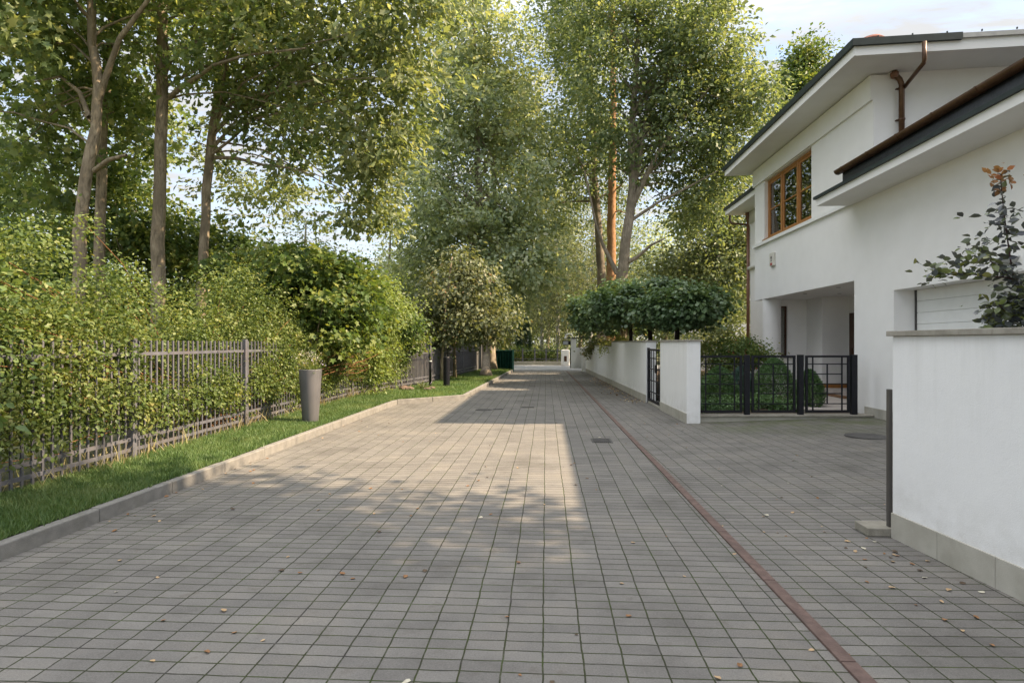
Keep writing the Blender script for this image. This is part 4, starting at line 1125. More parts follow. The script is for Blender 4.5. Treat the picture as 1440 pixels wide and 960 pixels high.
# left group behind the fence
def T(pxs, Y, z0=0.1):
    pts = [V3(x, y, Y) for x, y in pxs]
    b = pts[0]; return [(b[0], b[1], z0)] + pts
tree('maple_tree', 'leftmost tall tree with a forked knobbly trunk behind the bar fence', 'tree',
     [(T([(112, 410), (113, 330), (121, 250), (134, 180), (139, 120), (130, 60), (127, -20), (126, -160)], 12.0), .14, .07)],
     [B(60, 50, 12.5, 170, 120, 62, 2.8), B(150, -90, 12.3, 190, 140, 80), B(10, -40, 12, 130, 150, 55), B(30, 190, 14, 100, 80, 30, 2.2), B(180, 160, 15, 70, 70, 16, 2)],
     L_OAK, M['bark_maple'], per=50, cs=.62, size=.16, tmpl=T_MAPLE, limbs=16, lift=.5,
     extra=[([V3(136, 150, 12), V3(150, 105, 11.9), V3(168, 55, 11.7), V3(205, 5, 11.5), V3(240, -60, 11.3)], .075, .03),
            ([V3(126, 165, 12), V3(112, 130, 12.1), V3(85, 108, 12.2), V3(50, 115, 12.4)], .06, .015),
            ([V3(133, 240, 12), V3(152, 225, 11.8), V3(178, 218, 11.6)], .06, .03)])
tree('maple_tree', 'straight trunk just behind the forked leftmost tree', 'tree',
     [(T([(141, 415), (140, 330), (143, 250), (146, 150), (156, 60), (160, -30), (162, -200)], 14.0), .14, .08)],
     [B(130, 120, 15, 120, 100, 50), B(190, -60, 14.5, 160, 120, 60), B(90, 250, 15, 90, 70, 30)], L_OAK, M['bark_maple'], per=46, cs=.66, size=.16, tmpl=T_MAPLE, limbs=14, lift=.5)
tree('oak_tree', 'tall thick straight trunk, third from the left behind the fence', 'tree',
     [(T([(222, 410), (222, 340), (225, 250), (228, 150), (229, 60), (228, -40), (227, -220)], 13.5), .165, .10)],
     [B(300, 40, 13.5, 140, 100, 60, 2.6), B(240, -100, 13.5, 190, 130, 80), B(370, 100, 13, 120, 100, 52, 2.4), B(200, 150, 15.5, 80, 80, 20, 2)], L_OAK, M['bark_maple'], per=50, cs=.62, size=.16, tmpl=T_OAK, limbs=20, lift=.5,
     extra=[([V3(239, 136, 13.4), V3(262, 118, 13.0), V3(282, 106, 12.6), V3(300, 92, 12.2), V3(345, 78, 11.8), V3(430, 68, 11)], .06, .018)])
tree('oak_tree', 'slender leaning trunk, rightmost of the trees behind the fence', 'tree',
     [(T([(283, 410), (287, 340), (291, 270), (296, 200), (305, 140), (311, 80), (320, 20), (330, -60), (340, -200)], 14.5), .125, .075)],
     [B(450, 60, 13, 130, 120, 72, 2.4), B(555, 50, 12, 80, 130, 50, 1.8), B(520, 190, 12.5, 80, 90, 46, 1.6), B(420, 190, 15, 110, 110, 50, 2.4), B(430, -90, 12, 190, 110, 80), B(515, 290, 13.5, 45, 50, 18, 1), B(380, 270, 17, 90, 60, 30, 2), B(600, -20, 12, 60, 90, 24, 1.6)],
     L_OAKPALE, M['bark_maple'], per=54, cs=.60, size=.158, tmpl=T_OAK, limbs=40, lift=.45,
     extra=[([V3(304, 170, 14.5), V3(318, 150, 14.2), V3(345, 138, 13.6), V3(390, 128, 12.8), V3(450, 110, 12)], .06, .02),
            ([V3(303, 222, 14.5), V3(330, 222, 14.2), V3(370, 232, 13.8), V3(405, 236, 13.3), V3(440, 246, 13)], .05, .012)])
# understory
shrub('maple_shrub', 'big dark green bushy maple rising over the hedge right of the trunks', 'shrub',
      [B(420, 405, 13.5, 115, 62, 130, 1.6), B(350, 385, 16.5, 80, 55, 60, 1.5), B(490, 420, 13.8, 50, 50, 44, 1.0), B(430, 470, 13.5, 120, 30, 40, 1.2)], L_DARK, per=120, cs=.5, size=.115, tmpl=T_MAPLE, stems=24, stem_r=.035, flat=(1, 1, .5), up=.8, droop=.5)
shrub('elder_shrub', 'dense green shrub filling the gap at the far left behind the trunks', 'shrub',
      [B(20, 250, 17, 100, 90, 70, 1.6), B(75, 350, 17, 110, 70, 60, 1.5), B(10, 380, 15, 70, 60, 40, 1.2)], L_NEAR, per=80, cs=.6, size=.125, tmpl=T_LEAF, stems=18, stem_r=.03)
shrub('elder_shrub', 'deep green shrub between the thick trunk and the slender one', 'shrub',
      [B(190, 330, 16, 90, 80, 70, 1.5), B(260, 350, 17, 80, 70, 50, 1.4), B(180, 250, 18, 60, 55, 26, 1.2)], L_DARK, per=80, cs=.7, size=.14, tmpl=T_LEAF, stems=18, stem_r=.03)
shrub('elder_shrub', 'low dark shrub in the background between fence and trunks at the left', 'shrub',
      [B(60, 430, 15, 200, 40, 80, 1.5), B(300, 440, 17, 150, 36, 60, 1.5)], L_DARK, per=60, cs=.7, size=.13, tmpl=T_LEAF, stems=10, stem_r=.02)
# hedge grown through the bars
hb = []
for y in np.arange(3.6, 18.6, 0.55):
    xf = xat(FENCE, y)
    top = 2.45 + .3 * math.sin(y * 1.3) + (-.1 if y < 6 else 0) - (.25 if y > 15 else 0)
    hb.append((xf - .55, y, .42 + (top - .3) * .52, .62, .5, (top - .35) * .52, int(26 if y < 11 else 18)))
    hb.append((xf - .02, y, .92, .22, .5, .55, int((14 if y < 7 else 18) if y < 11 else 17)))
    if y < 7.2 or y > 10.4: hb.append((xf - .05, y, 1.55, .22, .5, .5, 11))
def hedge_keep(p):
    xf = np.array([xat(FENCE, v) for v in p[:, 1]])
    d = p[:, 0] - xf
    front = d > -.16
    n = np.sin(p[:, 1] * 3.1) + np.sin(p[:, 1] * 7.3 + p[:, 2] * 3) * .6 + RNG.normal(size=len(p)) * .35
    k = p[:, 2] > np.where(front, .42 + .12 * n, .22)
    gap = front & (p[:, 2] > 1.15 + .2 * n) & (p[:, 1] > 7.1) & (p[:, 1] < 10.3)
    k &= ~(gap & (RNG.random(len(p)) < .97))
    gap2 = front & (n > 1.25)
    k &= ~(gap2 & (RNG.random(len(p)) < .7))
    return k & (p[:, 0] < np.array([xat(FENCE, v) for v in p[:, 1]]) + .2)
shrub('hedge', 'overgrown yellow green hedge pushing through the grey bar fence', 'hedge', hb, L_HEDGE, per=165, cs=.40, size=.047, tmpl=T_LEAF, stems=260, bark=M['bark_red'],
      base=Vector((-5.75, 9.5, .15)), keep=hedge_keep, stem_r=.008, flat=(1, 1, .7), up=.5, droop=.5)
shrub('lime_shrub', 'large leaved green shrub leaning over the fence at the left edge', 'shrub',
      [(-5.25, 4.9, 1.15, .3, .7, .6, 16), (-5.7, 5.1, 1.9, .5, .8, .5, 16)], L_NEAR, per=38, cs=.5, size=.08, tmpl=T_LEAF, stems=16, stem_r=.014, base=Vector((-5.9, 5.2, .15)))
shrub('robinia', 'bright yellow green feathery shrub where the hedge ends', 'shrub',
      [(-5.5, 16.6, 1.9, .85, 1.1, 1.3, 70), (-5.2, 17.4, 2.6, .9, .9, .9, 50), (-5.15, 16.2, 1.0, .4, .9, .8, 30)], L_ROB, per=130, cs=.5, size=.08, tmpl=T_LEAF, stems=22, stem_r=.02, base=Vector((-5.6, 16.8, .15)), flat=(1.2, 1.2, .4), up=.8, droop=.6)
shrub('plum_shrub', 'dark leaved young shrub hanging before the grey plank fence', 'shrub',
      [B(578, 480, 18.6, 18, 26, 22, .4), B(566, 455, 18.8, 30, 24, 20, .5)], L_DARK, per=60, cs=.4, size=.09, tmpl=T_LEAF, stems=8, base=Vector((-4.75, 18.9, .15)), droop=.9)
# horse chestnut on the lawn, two thin stems
ch = [(-3.93, 21.9), (-3.72, 23.6)]
tree('chestnut_tree', 'young chestnut with browning leaves on two thin stems on the lawn', 'tree',
     [([(ch[0][0], ch[0][1], .12), (ch[0][0] + .03, ch[0][1], 1.4), V3(628, 420, 22), V3(636, 360, 22.3)], .055, .03),
      ([(ch[1][0], ch[1][1], .12), (ch[1][0], ch[1][1], 1.4), V3(643, 420, 23), V3(648, 365, 23)], .065, .03)],
     [B(640, 412, 22.4, 56, 54, 90, 1.3), B(668, 446, 22.4, 58, 32, 64, 1.2), B(608, 448, 22.3, 44, 40, 54, 1.0), B(640, 478, 22.4, 46, 16, 26, 1.0), B(655, 375, 22.6, 28, 26, 24, .8), B(690, 462, 22.6, 22, 22, 16, .7)],
     L_CHEST, M['bark_maple'], per=34, cs=.62, size=.145, tmpl=T_LEAF, limbs=40, flat=(1, 1, .5), up=.8, droop=.9, lift=.35)
# centre oak
ob = G(683, 529, .14)
tree('oak_tree', 'tall grey green oak standing on the lawn in the middle of the view', 'tree',
     [([tuple(ob), V3(683, 500, 27.8), V3(680, 400, 27.8), V3(676, 300, 27.9), V3(672, 200, 28), V3(668, 90, 28), V3(664, -40, 28)], .215, .06)],
     [B(660, 40, 28, 62, 110, 150, 2.6), B(655, 160, 28, 100, 90, 190, 3.0), B(600, 270, 28, 68, 80, 120, 2.6), B(715, 250, 28, 78, 90, 150, 2.8), B(660, 340, 28, 105, 50, 120, 3.0), B(590, 380, 28.5, 40, 40, 40, 2.0),
      B(745, 370, 27.5, 50, 55, 70, 2.0), B(690, 420, 28.5, 56, 40, 44, 1.8), B(728, 130, 30, 46, 90, 70, 2.2), B(640, -80, 28, 60, 60, 40, 2.2)],
     L_OAKGREY, M['bark_oak'], per=46, cs=.84, size=.215, limbs=80, lift=.25, flat=(1, 1, .5))
tree('oak_tree', 'second grey trunk half hidden behind the middle oak on the lawn', 'tree',
     [([tuple(G(692.5, 521, .1)), V3(692, 440, 33.5), V3(694, 300, 33.5), V3(700, 180, 33.5)], .20, .08)],
     [B(720, 300, 34, 70, 80, 70, 3), B(700, 180, 34, 60, 80, 60, 3), B(630, 320, 35, 80, 80, 60, 3)], L_OAKGREY, M['bark_oak'], per=60, cs=1.4, size=.22, limbs=30, lift=.35)
# right-hand oaks
def up(px, Y, pts, z0=.1): 
    a = V3(px, pts[0][1], Y); return [(a[0], Y, z0)] + [V3(x, y, Y) for x, y in pts]
tree('oak_tree', 'big forked oak whose broad crown rises over the umbrella trees', 'tree',
     [(up(874, 26, [(874, 395), (879, 345), (886, 300), (890, 262), (888, 200), (893, 120), (898, 30), (900, -60)]), .28, .06)],
     [B(880, 70, 26, 110, 90, 190, 3.0), B(985, 90, 26, 84, 70, 150, 2.8), B(930, 190, 26.5, 120, 70, 190, 2.8), B(1040, 140, 26, 46, 60, 70, 2.2), B(1010, 220, 27, 52, 40, 60, 2.2), B(860, -50, 26, 100, 70, 110, 3.0), B(970, 10, 26, 60, 45, 70, 2.2), B(985, 290, 27.5, 56, 40, 56, 2.0)],
     L_OAKR, M['bark_oak'], per=54, cs=.78, size=.185, limbs=80, lift=.42, flat=(1, 1, .5),
     extra=[([V3(888, 290, 26), V3(905, 255, 25.8), V3(925, 215, 25.6), V3(960, 170, 25.4), V3(1000, 120, 25)], .16, .03),
            ([V3(880, 370, 26), V3(896, 362, 25.8), V3(915, 345, 25.6), V3(935, 335, 25.4)], .11, .03),
            ([V3(868, 385, 26), V3(858, 365, 26), V3(848, 345, 25.8), V3(838, 315, 25.6), V3(822, 240, 25.4)], .12, .03),
            ([V3(890, 262, 26), V3(900, 225, 26), V3(906, 180, 26), V3(912, 110, 26)], .13, .04),
            ([V3(888, 310, 26), V3(925, 285, 25.5), V3(970, 262, 25.2), V3(1010, 240, 25)], .08, .02)])
tree('oak_tree', 'dark trunked oak left of the orange pine, leaning over the lane', 'tree',
     [(up(846, 33, [(846, 395), (844, 350), (840, 300), (836, 250), (834, 180), (830, 100), (822, 10), (815, -60)]), .28, .06)],
     [B(800, 60, 33, 62, 80, 120, 2.6), B(815, 180, 33, 70, 70, 120, 2.6), B(780, 270, 33, 50, 60, 60, 2.2), B(850, 250, 34, 60, 50, 60, 2.2), B(780, -20, 33, 40, 50, 40, 2.2)],
     L_OAKR, M['bark_oak'], per=54, cs=1.0, size=.185, limbs=60, lift=.4, flat=(1, 1, .5),
     extra=[([V3(842, 320, 33), V3(830, 270, 33), V3(812, 220, 32.8), V3(800, 160, 32.6)], .11, .03)])
tree('pine_tree', 'orange barked pine trunk standing between the two right hand oaks', 'tree',
     [(up(859, 31, [(859, 400), (860, 320), (861, 240), (862, 160), (862, 60), (862, -60)]), .28, .12)],
     [B(860, 20, 31, 70, 50, 40, 2.4), B(870, -80, 31, 90, 60, 60, 2.6)], L_CONIF, M['bark_pine'], per=60, cs=1.0, size=.22, tmpl=T_BLADE, limbs=26, lift=.45, limb_r=.22,
     extra=[([V3(861, 270, 31), V3(872, 262, 30.8), V3(882, 250, 30.6)], .05, .02), ([V3(861, 300, 31), V3(870, 296, 30.8), V3(880, 300, 30.6)], .05, .02), ([V3(862, 200, 31), V3(852, 190, 31), V3(845, 172, 31)], .05, .02)])
tree('spruce_tree', 'dark tree top showing over the house roof', 'tree',
     [(up(1132, 38, [(1132, 300), (1133, 120), (1134, 62)]), .3, .03)],
     [B(1130, 110, 38, 26, 40, 60, 1.4), B(1142, 80, 38, 14, 22, 22, .9), B(1115, 120, 38, 18, 30, 26, 1.2), B(1120, 170, 38, 50, 50, 60, 2.2), B(1100, 200, 39, 40, 60, 40, 2.2)], L_DARK, M['bark_oak'], per=60, cs=.9, size=.22, limbs=26)
tree('linden_tree', 'sunlit pale tree between the broad oak and the house', 'tree',
     [(up(1010, 33, [(1010, 430), (1008, 340), (1010, 260)]), .2, .06)],
     [B(1015, 370, 33, 60, 70, 110, 2.4), B(1000, 290, 34, 60, 60, 80, 2.4), B(1050, 330, 34, 40, 100, 70, 2.2), B(960, 380, 34, 50, 50, 50, 2.2)], L_BACK, M['bark_birch'], per=70, cs=1.1, size=.20, limbs=40)
# umbrella trees inside the wall
def umbrella(label, px, Y, wide, ztop, zb, dx=0.0, seed=0):
    b = P(px, 478, Y)
    bx = b.x
    x = bx + dx
    bl = [(x, Y, ztop - .42, wide * .66, wide * .66, .34, 44)]
    for k in range(12):
        a = k * math.pi / 6 + seed
        rr = wide * random.uniform(.62, 1.08)
        bl.append((x + rr * math.cos(a), Y + rr * math.sin(a), (ztop * .46 + zb * .54) + random.uniform(-.24, .18), 0.42, .42, (ztop - zb) * .30, 12))
    tree('umbrella_tree', label, 'tree', [([(bx, Y, .15), (bx + .02, Y, 1.2), (x, Y, ztop - .55)], .085, .06)], bl, L_UMB, M['bark_dark'], per=110, cs=.36, size=.10, tmpl=T_ROUND, limbs=26, lift=.75,
         flat=(1.1, 1.1, .6), up=1.0, outw=.7, rnd=.45, droop=.9)
umbrella('nearest umbrella tree, its drooping dome closest to the black railings', 950, 16.6, .92, 3.2, 2.15, .05, .1)
umbrella('wide umbrella tree with a dark trunk above the pedestrian gate', 914, 18.2, 1.62, 3.55, 2.05, -.02, .5)
umbrella('umbrella tree of middle size over the long white wall', 886, 22.0, 1.75, 3.95, 2.0, 0, .9)
umbrella('farthest umbrella tree hanging over the low wall steps', 872, 27.5, 1.55, 4.1, 1.75, -.15, .3)
shrub('honeysuckle', 'yellowing climber topping the umbrella trees', 'shrub', [B(885, 425, 24, 40, 22, 40, 1.2), B(865, 440, 26, 24, 18, 20, 1.0)], L_YEL, per=80, cs=.5, size=.11, tmpl=T_LEAF, stems=6, base=Vector((3.3, 24.5, .15)))
shrub('juniper_bush', 'low bright green bush just above the step of the white wall', 'shrub', [(2.95, 23.6, 1.45, .5, 1.3, .35, 40), (2.75, 25.4, 1.35, .4, 1.0, .28, 26)], L_YEL, per=90, cs=.3, size=.07, stems=10, base=Vector((3.0, 23.8, .15)))
shrub('barberry_bush', 'brownish bush over the lowest wall step', 'shrub', [(2.6, 29.4, 1.35, .55, 1.3, .5, 46)], L_CHEST, per=80, cs=.35, size=.09, stems=10, base=Vector((2.8, 29.4, .15)))
# courtyard planting
def topiary(name, label, px, Y, r, z0, z1, lm, n=9000, point=.55, size=.042):
    c = P(px, 560, Y); c = Vector((c.x, Y, z0))
    t = thing(name, label, 'conifer', c)
    bm = BM(); tube(bm, [(c.x, Y, z0 - .1), (c.x, Y, z1 - .2)], [.03, .012], 7); put('trunk', bm, M['bark_dark'], t)
    u = RNG.random(n) ** .8; az = RNG.uniform(0, 6.283, n)
    prof = np.sin(np.pi * np.clip(u * .86 + .14, 0, 1)) ** point * (1 - .25 * u)
    rr = r * prof * (1 + .10 * np.sin(az * 5 + u * 9) + .07 * np.sin(az * 9 - u * 17)) * RNG.uniform(.72, 1.04, n)
    p = np.stack([c.x + rr * np.cos(az), Y + rr * np.sin(az), z0 + (z1 - z0) * u], 1)
    out = np.stack([np.cos(az), np.sin(az), .35 + u], 1)
    leaf_object('foliage', p, rdir(n), nrm(out + rdir(n) * .6), size * RNG.uniform(.6, 1.4, n), (T_BLADE[0] * np.array([3.2, 1, 1]), T_BLADE[1]), lm, t)
topiary('dwarf_spruce', 'broad rounded dwarf spruce behind the left railing panel', 1011, 14.0, .46, .12, 1.02, L_CONIF)
topiary('dwarf_spruce', 'tallest cone shaped dwarf spruce behind the middle railing panel', 1089, 14.3, .50, .12, 1.22, L_CONIF, 11000)
topiary('dwarf_spruce', 'narrow dwarf spruce behind the post left of the gate', 1138, 13.6, .33, .12, .98, L_CONIF)
topiary('dwarf_spruce', 'bluish little spruce between the two railing panels', 1043, 14.9, .36, .12, 1.0, L_BLUE, 6000)
topiary('golden_cypress', 'yellow green cone bush beside the white pier', 993, 16.5, .42, .12, 1.62, L_YEL, 8000, .8)
shrub('ground_cover', 'low sprawling juniper along the foot of the railings', 'shrub', [(3.7, 13.0, .26, .6, .3, .16, 26), (4.7, 13.2, .26, .5, .3, .18, 26), (5.25, 13.0, .22, .3, .3, .12, 12)], L_CONIF, per=90, cs=.25, size=.05, stems=6, base=Vector((4.4, 13.1, .1)))
rb = [B(1040, 498, 16.0, 36, 24, 70, .6), B(1022, 530, 15.8, 26, 26, 30, .5), B(1052, 545, 15.6, 20, 30, 26, .4)]
shrub('rose_bush', 'dark shrub with small red fruits in front of the round column', 'shrub', rb, L_DARK, per=90, cs=.32, size=.058, stems=14, base=Vector((5.3, 16, .12)))
for o in [q for q in COL.objects if q.get('label', '').startswith('dark shrub with small red')]:
    C_, D_ = clumps(rb); k = 130; i = RNG.integers(0, len(C_), k)
    p = C_[i] + RNG.normal(size=(k, 3)) * .09 + np.array([-.05, -.16, .04])
    leaf_object('flowers', p, rdir(k), rdir(k), RNG.uniform(.03, .055, k), T_ROUND, L_RED, o)['kind'] = 'stuff'
shrub('garden_shrub', 'pale loose shrub far behind the rose bush in the side garden', 'shrub', [B(1025, 465, 24, 40, 40, 50, 1.2), B(985, 470, 26, 30, 30, 30, 1.0)], L_BACK, per=60, cs=.6, size=.12, stems=12, base=Vector((7.6, 24, .12)))
bm = BM(); box(bm, 6.9, 12.5, 31.5, 31.8, 0, 2.6); tag(put('garden_wall', bm, M['wallrender']), 'pale wall glimpsed under the umbrella trees behind the gardens', 'garden wall')

# smoke bush over the near wall
def smoke():
    t = thing('smoke_bush', 'purple leaved bush reaching over the near white wall', 'shrub', (4.25, 4.9, .05))
    Y = 5.0
    stems = [([(4.25, 4.9, .1), V3(1452, 452, Y), V3(1438, 415, Y), V3(1424, 385, Y), V3(1418, 345, Y), V3(1412, 300, Y), V3(1408, 262, Y), V3(1406, 244, Y)], .010),
             ([(4.25, 4.9, .1), V3(1460, 440, Y - .1), V3(1440, 398, Y - .1), V3(1415, 390, Y - .1), V3(1385, 388, Y - .1), V3(1350, 384, Y - .15), V3(1312, 386, Y - .2)], .009),
             ([V3(1440, 398, Y), V3(1420, 385, Y - .1), V3(1400, 372, Y - .2), V3(1385, 362, Y - .3), V3(1368, 372, Y - .3)], .006),
             ([(4.25, 4.9, .1), V3(1462, 430, Y + .2), V3(1456, 370, Y + .2), V3(1462, 300, Y + .2)], .011),
             ([(4.25, 4.9, .1), V3(1440, 455, Y - .1), V3(1415, 440, Y - .2), V3(1402, 425, Y - .25)], .008)]
    bm = BM(); pts = []; tips = []
    for path, r in stems:
        n = len(path); tube(bm, path, [r * (1 - .75 * i / (n - 1)) for i in range(n)], 6, cap=False)
        for a, b in zip(path[:-1], path[1:]):
            a, b = Vector(a), Vector(b)
            if a.z < .5: a = a.lerp(b, .78)
            m = int((b - a).length / .016)
            for k in range(m):
                pts.append(tuple(a.lerp(b, k / max(m, 1))))
    for px, py, n in ((1425, 430, 190), (1432, 400, 50), (1415, 452, 110), (1388, 345, 34), (1374, 365, 30), (1318, 384, 26), (1352, 378, 16), (1424, 310, 14), (1418, 330, 14), (1405, 300, 26)):
        c = P(px, py, Y - .1)
        for k in range(n): pts.append((c.x + random.gauss(0, .07), c.y + random.gauss(0, .10), c.z + random.gauss(0, .045)))
    put('stem', bm, M['stem'], t, smooth=True)
    p = np.array(pts) + RNG.normal(size=(len(pts), 3)) * .012
    p = np.concatenate([p, p[::3] + RNG.normal(size=p[::3].shape) * .03])
    al = nrm(RNG.normal(size=p.shape) * np.array([1, 1, .5]) + np.array([-.2, 0, .1]))
    leaf_object('foliage', p, nrm(RNG.normal(size=p.shape) * .6 + np.array([0, 0, .8])), al, RNG.uniform(.045, .088, len(p)), T_LEAF, L_SMOKE, t)
    c = P(1407, 252, Y); m = 46
    q = np.array([c.x, c.y, c.z]) + RNG.normal(size=(m, 3)) * np.array([.045, .045, .055])
    leaf_object('young_leaves', q, nrm(RNG.normal(size=q.shape) * .6 + np.array([0, -.4, .5])), nrm(RNG.normal(size=q.shape) + np.array([0, 0, .4])), RNG.uniform(.035, .062, m), T_LEAF, L_SMOKETIP, t)
smoke()

# ------------------------------------------------------------------ far background
topiary('thuja', 'dark narrow thuja column beyond the roadside fence', 737, 44.6, .62, .2, 3.5, L_THUJA, 9000, .35, .11)
shrub('clipped_hedge', 'dark green hedge growing behind the roadside fence across the road', 'hedge', [(x, 43.4, .75, .8, .4, .55, 22) for x in np.arange(-9, 2.6, .9)], L_DARK, per=60, cs=.5, size=.10, stems=12, base=Vector((-1, 43.4, .1)))
def birch(label, px, Y, ztop, wide, n, lean=0):
    b = P(px, 500, Y); x = b.x
    tr = [(x, Y, 0.05), (x + lean * .3, Y, ztop * .4), (x + lean, Y, ztop)]
    tree('birch_tree', label, 'tree', [(tr, .17, .04)], [(x + lean * .6, Y, ztop * .62, wide, wide, ztop * .36, n), (x, Y, ztop * .36, wide * 1.05, wide, ztop * .2, n // 2)], L_BIRCH, M['bark_birch'], per=75, cs=1.3, size=.17,
         limbs=40, flat=(.55, .55, 1.5), up=.1, outw=.5, rnd=.8, droop=1.6, lift=.3, limb_r=.2)
birch('white stemmed weeping birch at the end of the lane', 785, 46, 13, 2.6, 90, -.2)
birch('pale birch behind the swan neck lamp', 796, 50, 15, 3.0, 90, .3)
birch('weeping birch left of the white stemmed birch', 762, 52, 14, 3.2, 90, 0)
birch('birch rising behind the dark trunked oak', 830, 44, 15, 3.0, 90, .4)
shrub('garden_shrub', 'yellow green bush behind the corrugated green gate', 'shrub', [B(702, 468, 46, 26, 24, 50, 1.4)], L_YEL, per=60, cs=.8, size=.16, stems=10, base=Vector((-3.5, 44.5, .1)))
BGT = [('broad tree in the wood beyond the road, left of the birches', 715, 58, 11.5, 4.2), ('tall tree in the wood directly above the lane end', 770, 66, 16, 5.0), ('rounded tree in the wood behind the gate pier', 815, 60, 14, 4.4),
       ('tree in the wood behind the umbrella trees', 880, 56, 15, 4.6), ('tree in the wood right of the orange pine', 935, 52, 13, 4.2), ('low tree in the wood behind the pale wall', 985, 48, 10, 3.8),
       ('tree in the wood close to the rear downpipe', 1042, 46, 11, 3.6), ('tree in the wood behind the chestnut', 650, 52, 10, 4.0), ('tree in the wood behind the plank fence', 590, 40, 7.5, 3.4),
       ('low tree in the wood left of the plank fence', 540, 36, 6.2, 3.0)]
for i, (lab, px, Y, h, w) in enumerate(BGT):
    x = P(px, 480, Y).x
    tree('woodland_tree', lab, 'tree', [([(x, Y, 0), (x + .2, Y, h * .45), (x + random.uniform(-.5, .5), Y, h * .85)], .22, .06)],
         [(x, Y, h * .66, w * .8, w * .8, h * .34, 70), (x + random.uniform(-1, 1), Y, h * .36, w, w, h * .26, 60)], (L_BACK, L_OAKGREY, L_BIRCH)[i % 3], M['bark_oak'], per=62, cs=1.5, size=.26, limbs=20, group='trees of the wood beyond the road')
LBG = [('feathery conifer seen through the gap right of the slender trunk', 425, 30, 8.6, 2.6, L_BIRCH), ('pale conifer in the gap between the thick trunk and the slender one', 250, 34, 9.5, 2.6, L_BACK),
       ('background tree behind the big maple bush', 350, 26, 5.4, 2.4, L_OAK), ('background tree behind the feathery yellow shrub', 545, 34, 9.0, 2.8, L_OAKGREY),
       ('background tree at the left behind the forked trunk', 70, 24, 9.0, 3.0, L_OAK), ('background tree behind the two leftmost trunks', 160, 27, 7.4, 2.6, L_DARK), ('background tree at the left frame edge', -20, 20, 10.0, 3.0, L_OAK)]
for lab, px, Y, h, w, lm in LBG:
    x = P(px, 480, Y).x
    tree('woodland_tree', lab, 'tree', [([(x, Y, 0.1), (x, Y, h * .5), (x + .2, Y, h * .92)], .16, .04)], [(x, Y, h * .62, w * .75, w * .75, h * .36, 60), (x, Y, h * .32, w, w, h * .26, 50)], lm, M['bark_oak'], per=55, cs=1.1, size=.17, limbs=20,
         group='background trees behind the left trunks')
# far wood as one mass
C_ = []
for x in np.arange(-90, 90, 3.2):
    yy = 78 + 8 * math.sin(x * .3)
    h = 8 + 2.2 * math.sin(x * .7) + (1.5 if x > -8 else -3)
    C_.append((x, yy, h * .42, 3.2, 3.0, h * .5, 26))
cc, dd = clumps(C_)
p, n_, a_, s_ = spray(cc, dd, 30, 2.2, size=.6)
o = leaf_object('woodland', p, n_, a_, s_, T_RHOMB, L_BACK); tag(o, 'far wood closing the view behind the lane end', 'woodland', kind='stuff')

# tree of the neighbouring plot on the right whose shade falls over the foreground
tree('neighbour_tree', 'tall tree of the neighbouring plot beside the near wall, shading the foreground paving', 'tree',
     [([(9.5, 1.5, 0), (9.4, 1.6, 4), (9.2, 1.8, 9)], .25, .08)], [(8.6, 1.3, 8.3, 3.2, 3.1, 2.3, 300), (6.2, 2.7, 7.0, 1.5, 1.3, 1.1, 50), (6.6, 4.4, 9.3, 1.5, 1.5, .7, 70), (10.5, 0.5, 7.5, 3, 4, 2.8, 130), (7.5, -1.5, 8.2, 3, 3, 2.2, 130)], L_OAK, M['bark_oak'], per=85, cs=1.0, size=.2, limbs=30, flat=(1, 1, .5))

# ------------------------------------------------------------------ light, sky, camera
SUN_EL, SUN_AZ = R(42.5), R(92.0)          # azimuth clockwise from the street direction (+Y)
w = bpy.data.worlds.new('World'); SC.world = w; w.use_nodes = True
nt = w.node_tree; N, L = nt.nodes, nt.links; N.clear()
out = N.new('ShaderNodeOutputWorld'); bg = N.new('ShaderNodeBackground'); L.new(bg.outputs[0], out.inputs[0])
sky = N.new('ShaderNodeTexSky'); sky.sky_type = 'NISHITA'; sky.sun_disc = False
sky.sun_elevation = SUN_EL; sky.sun_rotation = SUN_AZ; sky.air_density = 1.0; sky.dust_density = 1.0; sky.ozone_density = 1.0
tc = N.new('ShaderNodeTexCoord')
sx = N.new('ShaderNodeSeparateXYZ'); L.new(tc.outputs['Generated'], sx.inputs[0])
zc = N.new('ShaderNodeMath'); zc.operation = 'MAXIMUM'; L.new(sx.outputs[2], zc.inputs[0]); zc.inputs[1].default_value = 0.08
dv = []
for i in (0, 1):
    d = N.new('ShaderNodeMath'); d.operation = 'DIVIDE'; L.new(sx.outputs[i], d.inputs[0]); L.new(zc.outputs[0], d.inputs[1]); dv.append(d)
cb = N.new('ShaderNodeCombineXYZ'); L.new(dv[0].outputs[0], cb.inputs[0]); L.new(dv[1].outputs[0], cb.inputs[1])
mp = N.new('ShaderNodeMapping'); mp.inputs['Scale'].default_value = (1.0, 2.6, 1); mp.inputs['Rotation'].default_value = (0, 0, R(25)); L.new(cb.outputs[0], mp.inputs['Vector'])
n1 = noise(N, L, mp.outputs[0], 1.6, 8, 0.62, 0.5); n2 = noise(N, L, mp.outputs[0], 7.0, 6, 0.6, 0.3)
ad = N.new('ShaderNodeMath'); ad.operation = 'MULTIPLY_ADD'; L.new(n2.outputs[0], ad.inputs[0]); ad.inputs[1].default_value = 0.45; L.new(n1.outputs[0], ad.inputs[2])
cr = ramp(N, [(0.55, (0.36,) * 3), (0.84, (0.98,) * 3)]); L.new(ad.outputs[0], cr.inputs[0])
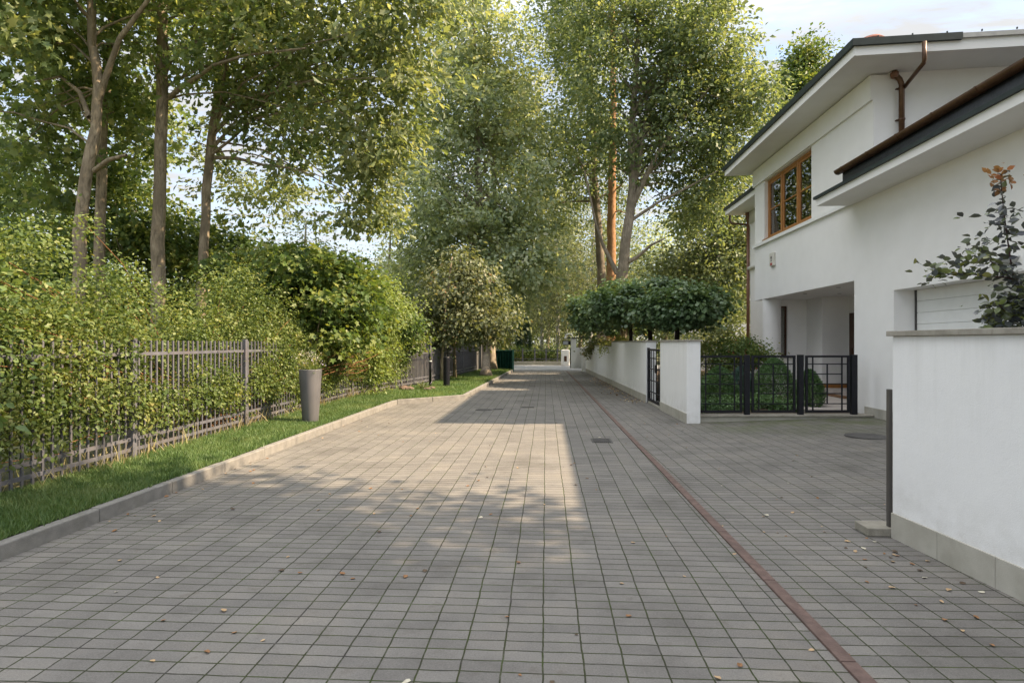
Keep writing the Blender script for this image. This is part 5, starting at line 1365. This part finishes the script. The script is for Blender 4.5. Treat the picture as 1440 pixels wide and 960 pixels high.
# thin high cloud, with extra brightness added overhead, unseen, as fill light
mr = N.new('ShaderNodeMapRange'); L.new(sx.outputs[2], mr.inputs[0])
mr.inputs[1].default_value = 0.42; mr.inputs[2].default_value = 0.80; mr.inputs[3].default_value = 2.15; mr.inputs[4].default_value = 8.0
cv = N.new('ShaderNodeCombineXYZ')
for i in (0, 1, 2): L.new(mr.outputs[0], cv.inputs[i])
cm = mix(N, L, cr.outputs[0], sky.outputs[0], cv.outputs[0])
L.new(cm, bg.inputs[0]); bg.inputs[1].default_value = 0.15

sl = bpy.data.lights.new('sun', 'SUN'); sl.energy = 4.9; sl.angle = R(0.6); sl.color = (1.0, 0.79, 0.55)
so = bpy.data.objects.new('sun', sl); COL.objects.link(so)
d = Vector((math.sin(SUN_AZ) * math.cos(SUN_EL), math.cos(SUN_AZ) * math.cos(SUN_EL), math.sin(SUN_EL)))
so.rotation_euler = (-d).to_track_quat('-Z', 'Y').to_euler(); so.location = d * 60

cd = bpy.data.cameras.new('camera'); cam = bpy.data.objects.new('camera', cd); COL.objects.link(cam)
cd.sensor_width = 36; cd.lens = F / 1440 * 36; cd.shift_y = 2 / 1440; cd.clip_start = .05; cd.clip_end = 2000
cam.location = (0, 0, EYE); cam.rotation_euler = (R(90), 0, PSI)
SC.camera = cam
SC.view_settings.view_transform = 'Standard'; SC.view_settings.look = 'None'; SC.view_settings.exposure = 1.38; SC.view_settings.gamma = 1.0
SC.cycles.use_denoising = True
SC.cycles.max_bounces = 10; SC.cycles.diffuse_bounces = 6; SC.cycles.transparent_max_bounces = 12

# families of look-alikes
for o in COL.objects:
    if o.parent is None and 'label' in o and 'group' not in o:
        k = o.name.split('.')[0]
        if k in ('maple_tree', 'oak_tree') and o.location.y < 15: o['group'] = 'tall trees behind the bar fence'
        elif k in ('umbrella_tree', 'dwarf_spruce', 'birch_tree', 'garden_wall', 'manhole_cover'):
            o['group'] = {'umbrella_tree': 'umbrella trees behind the white wall', 'dwarf_spruce': 'dwarf spruces behind the railings', 'birch_tree': 'birches at the lane end',
                          'garden_wall': 'white garden walls', 'manhole_cover': 'iron manhole covers'}[k]
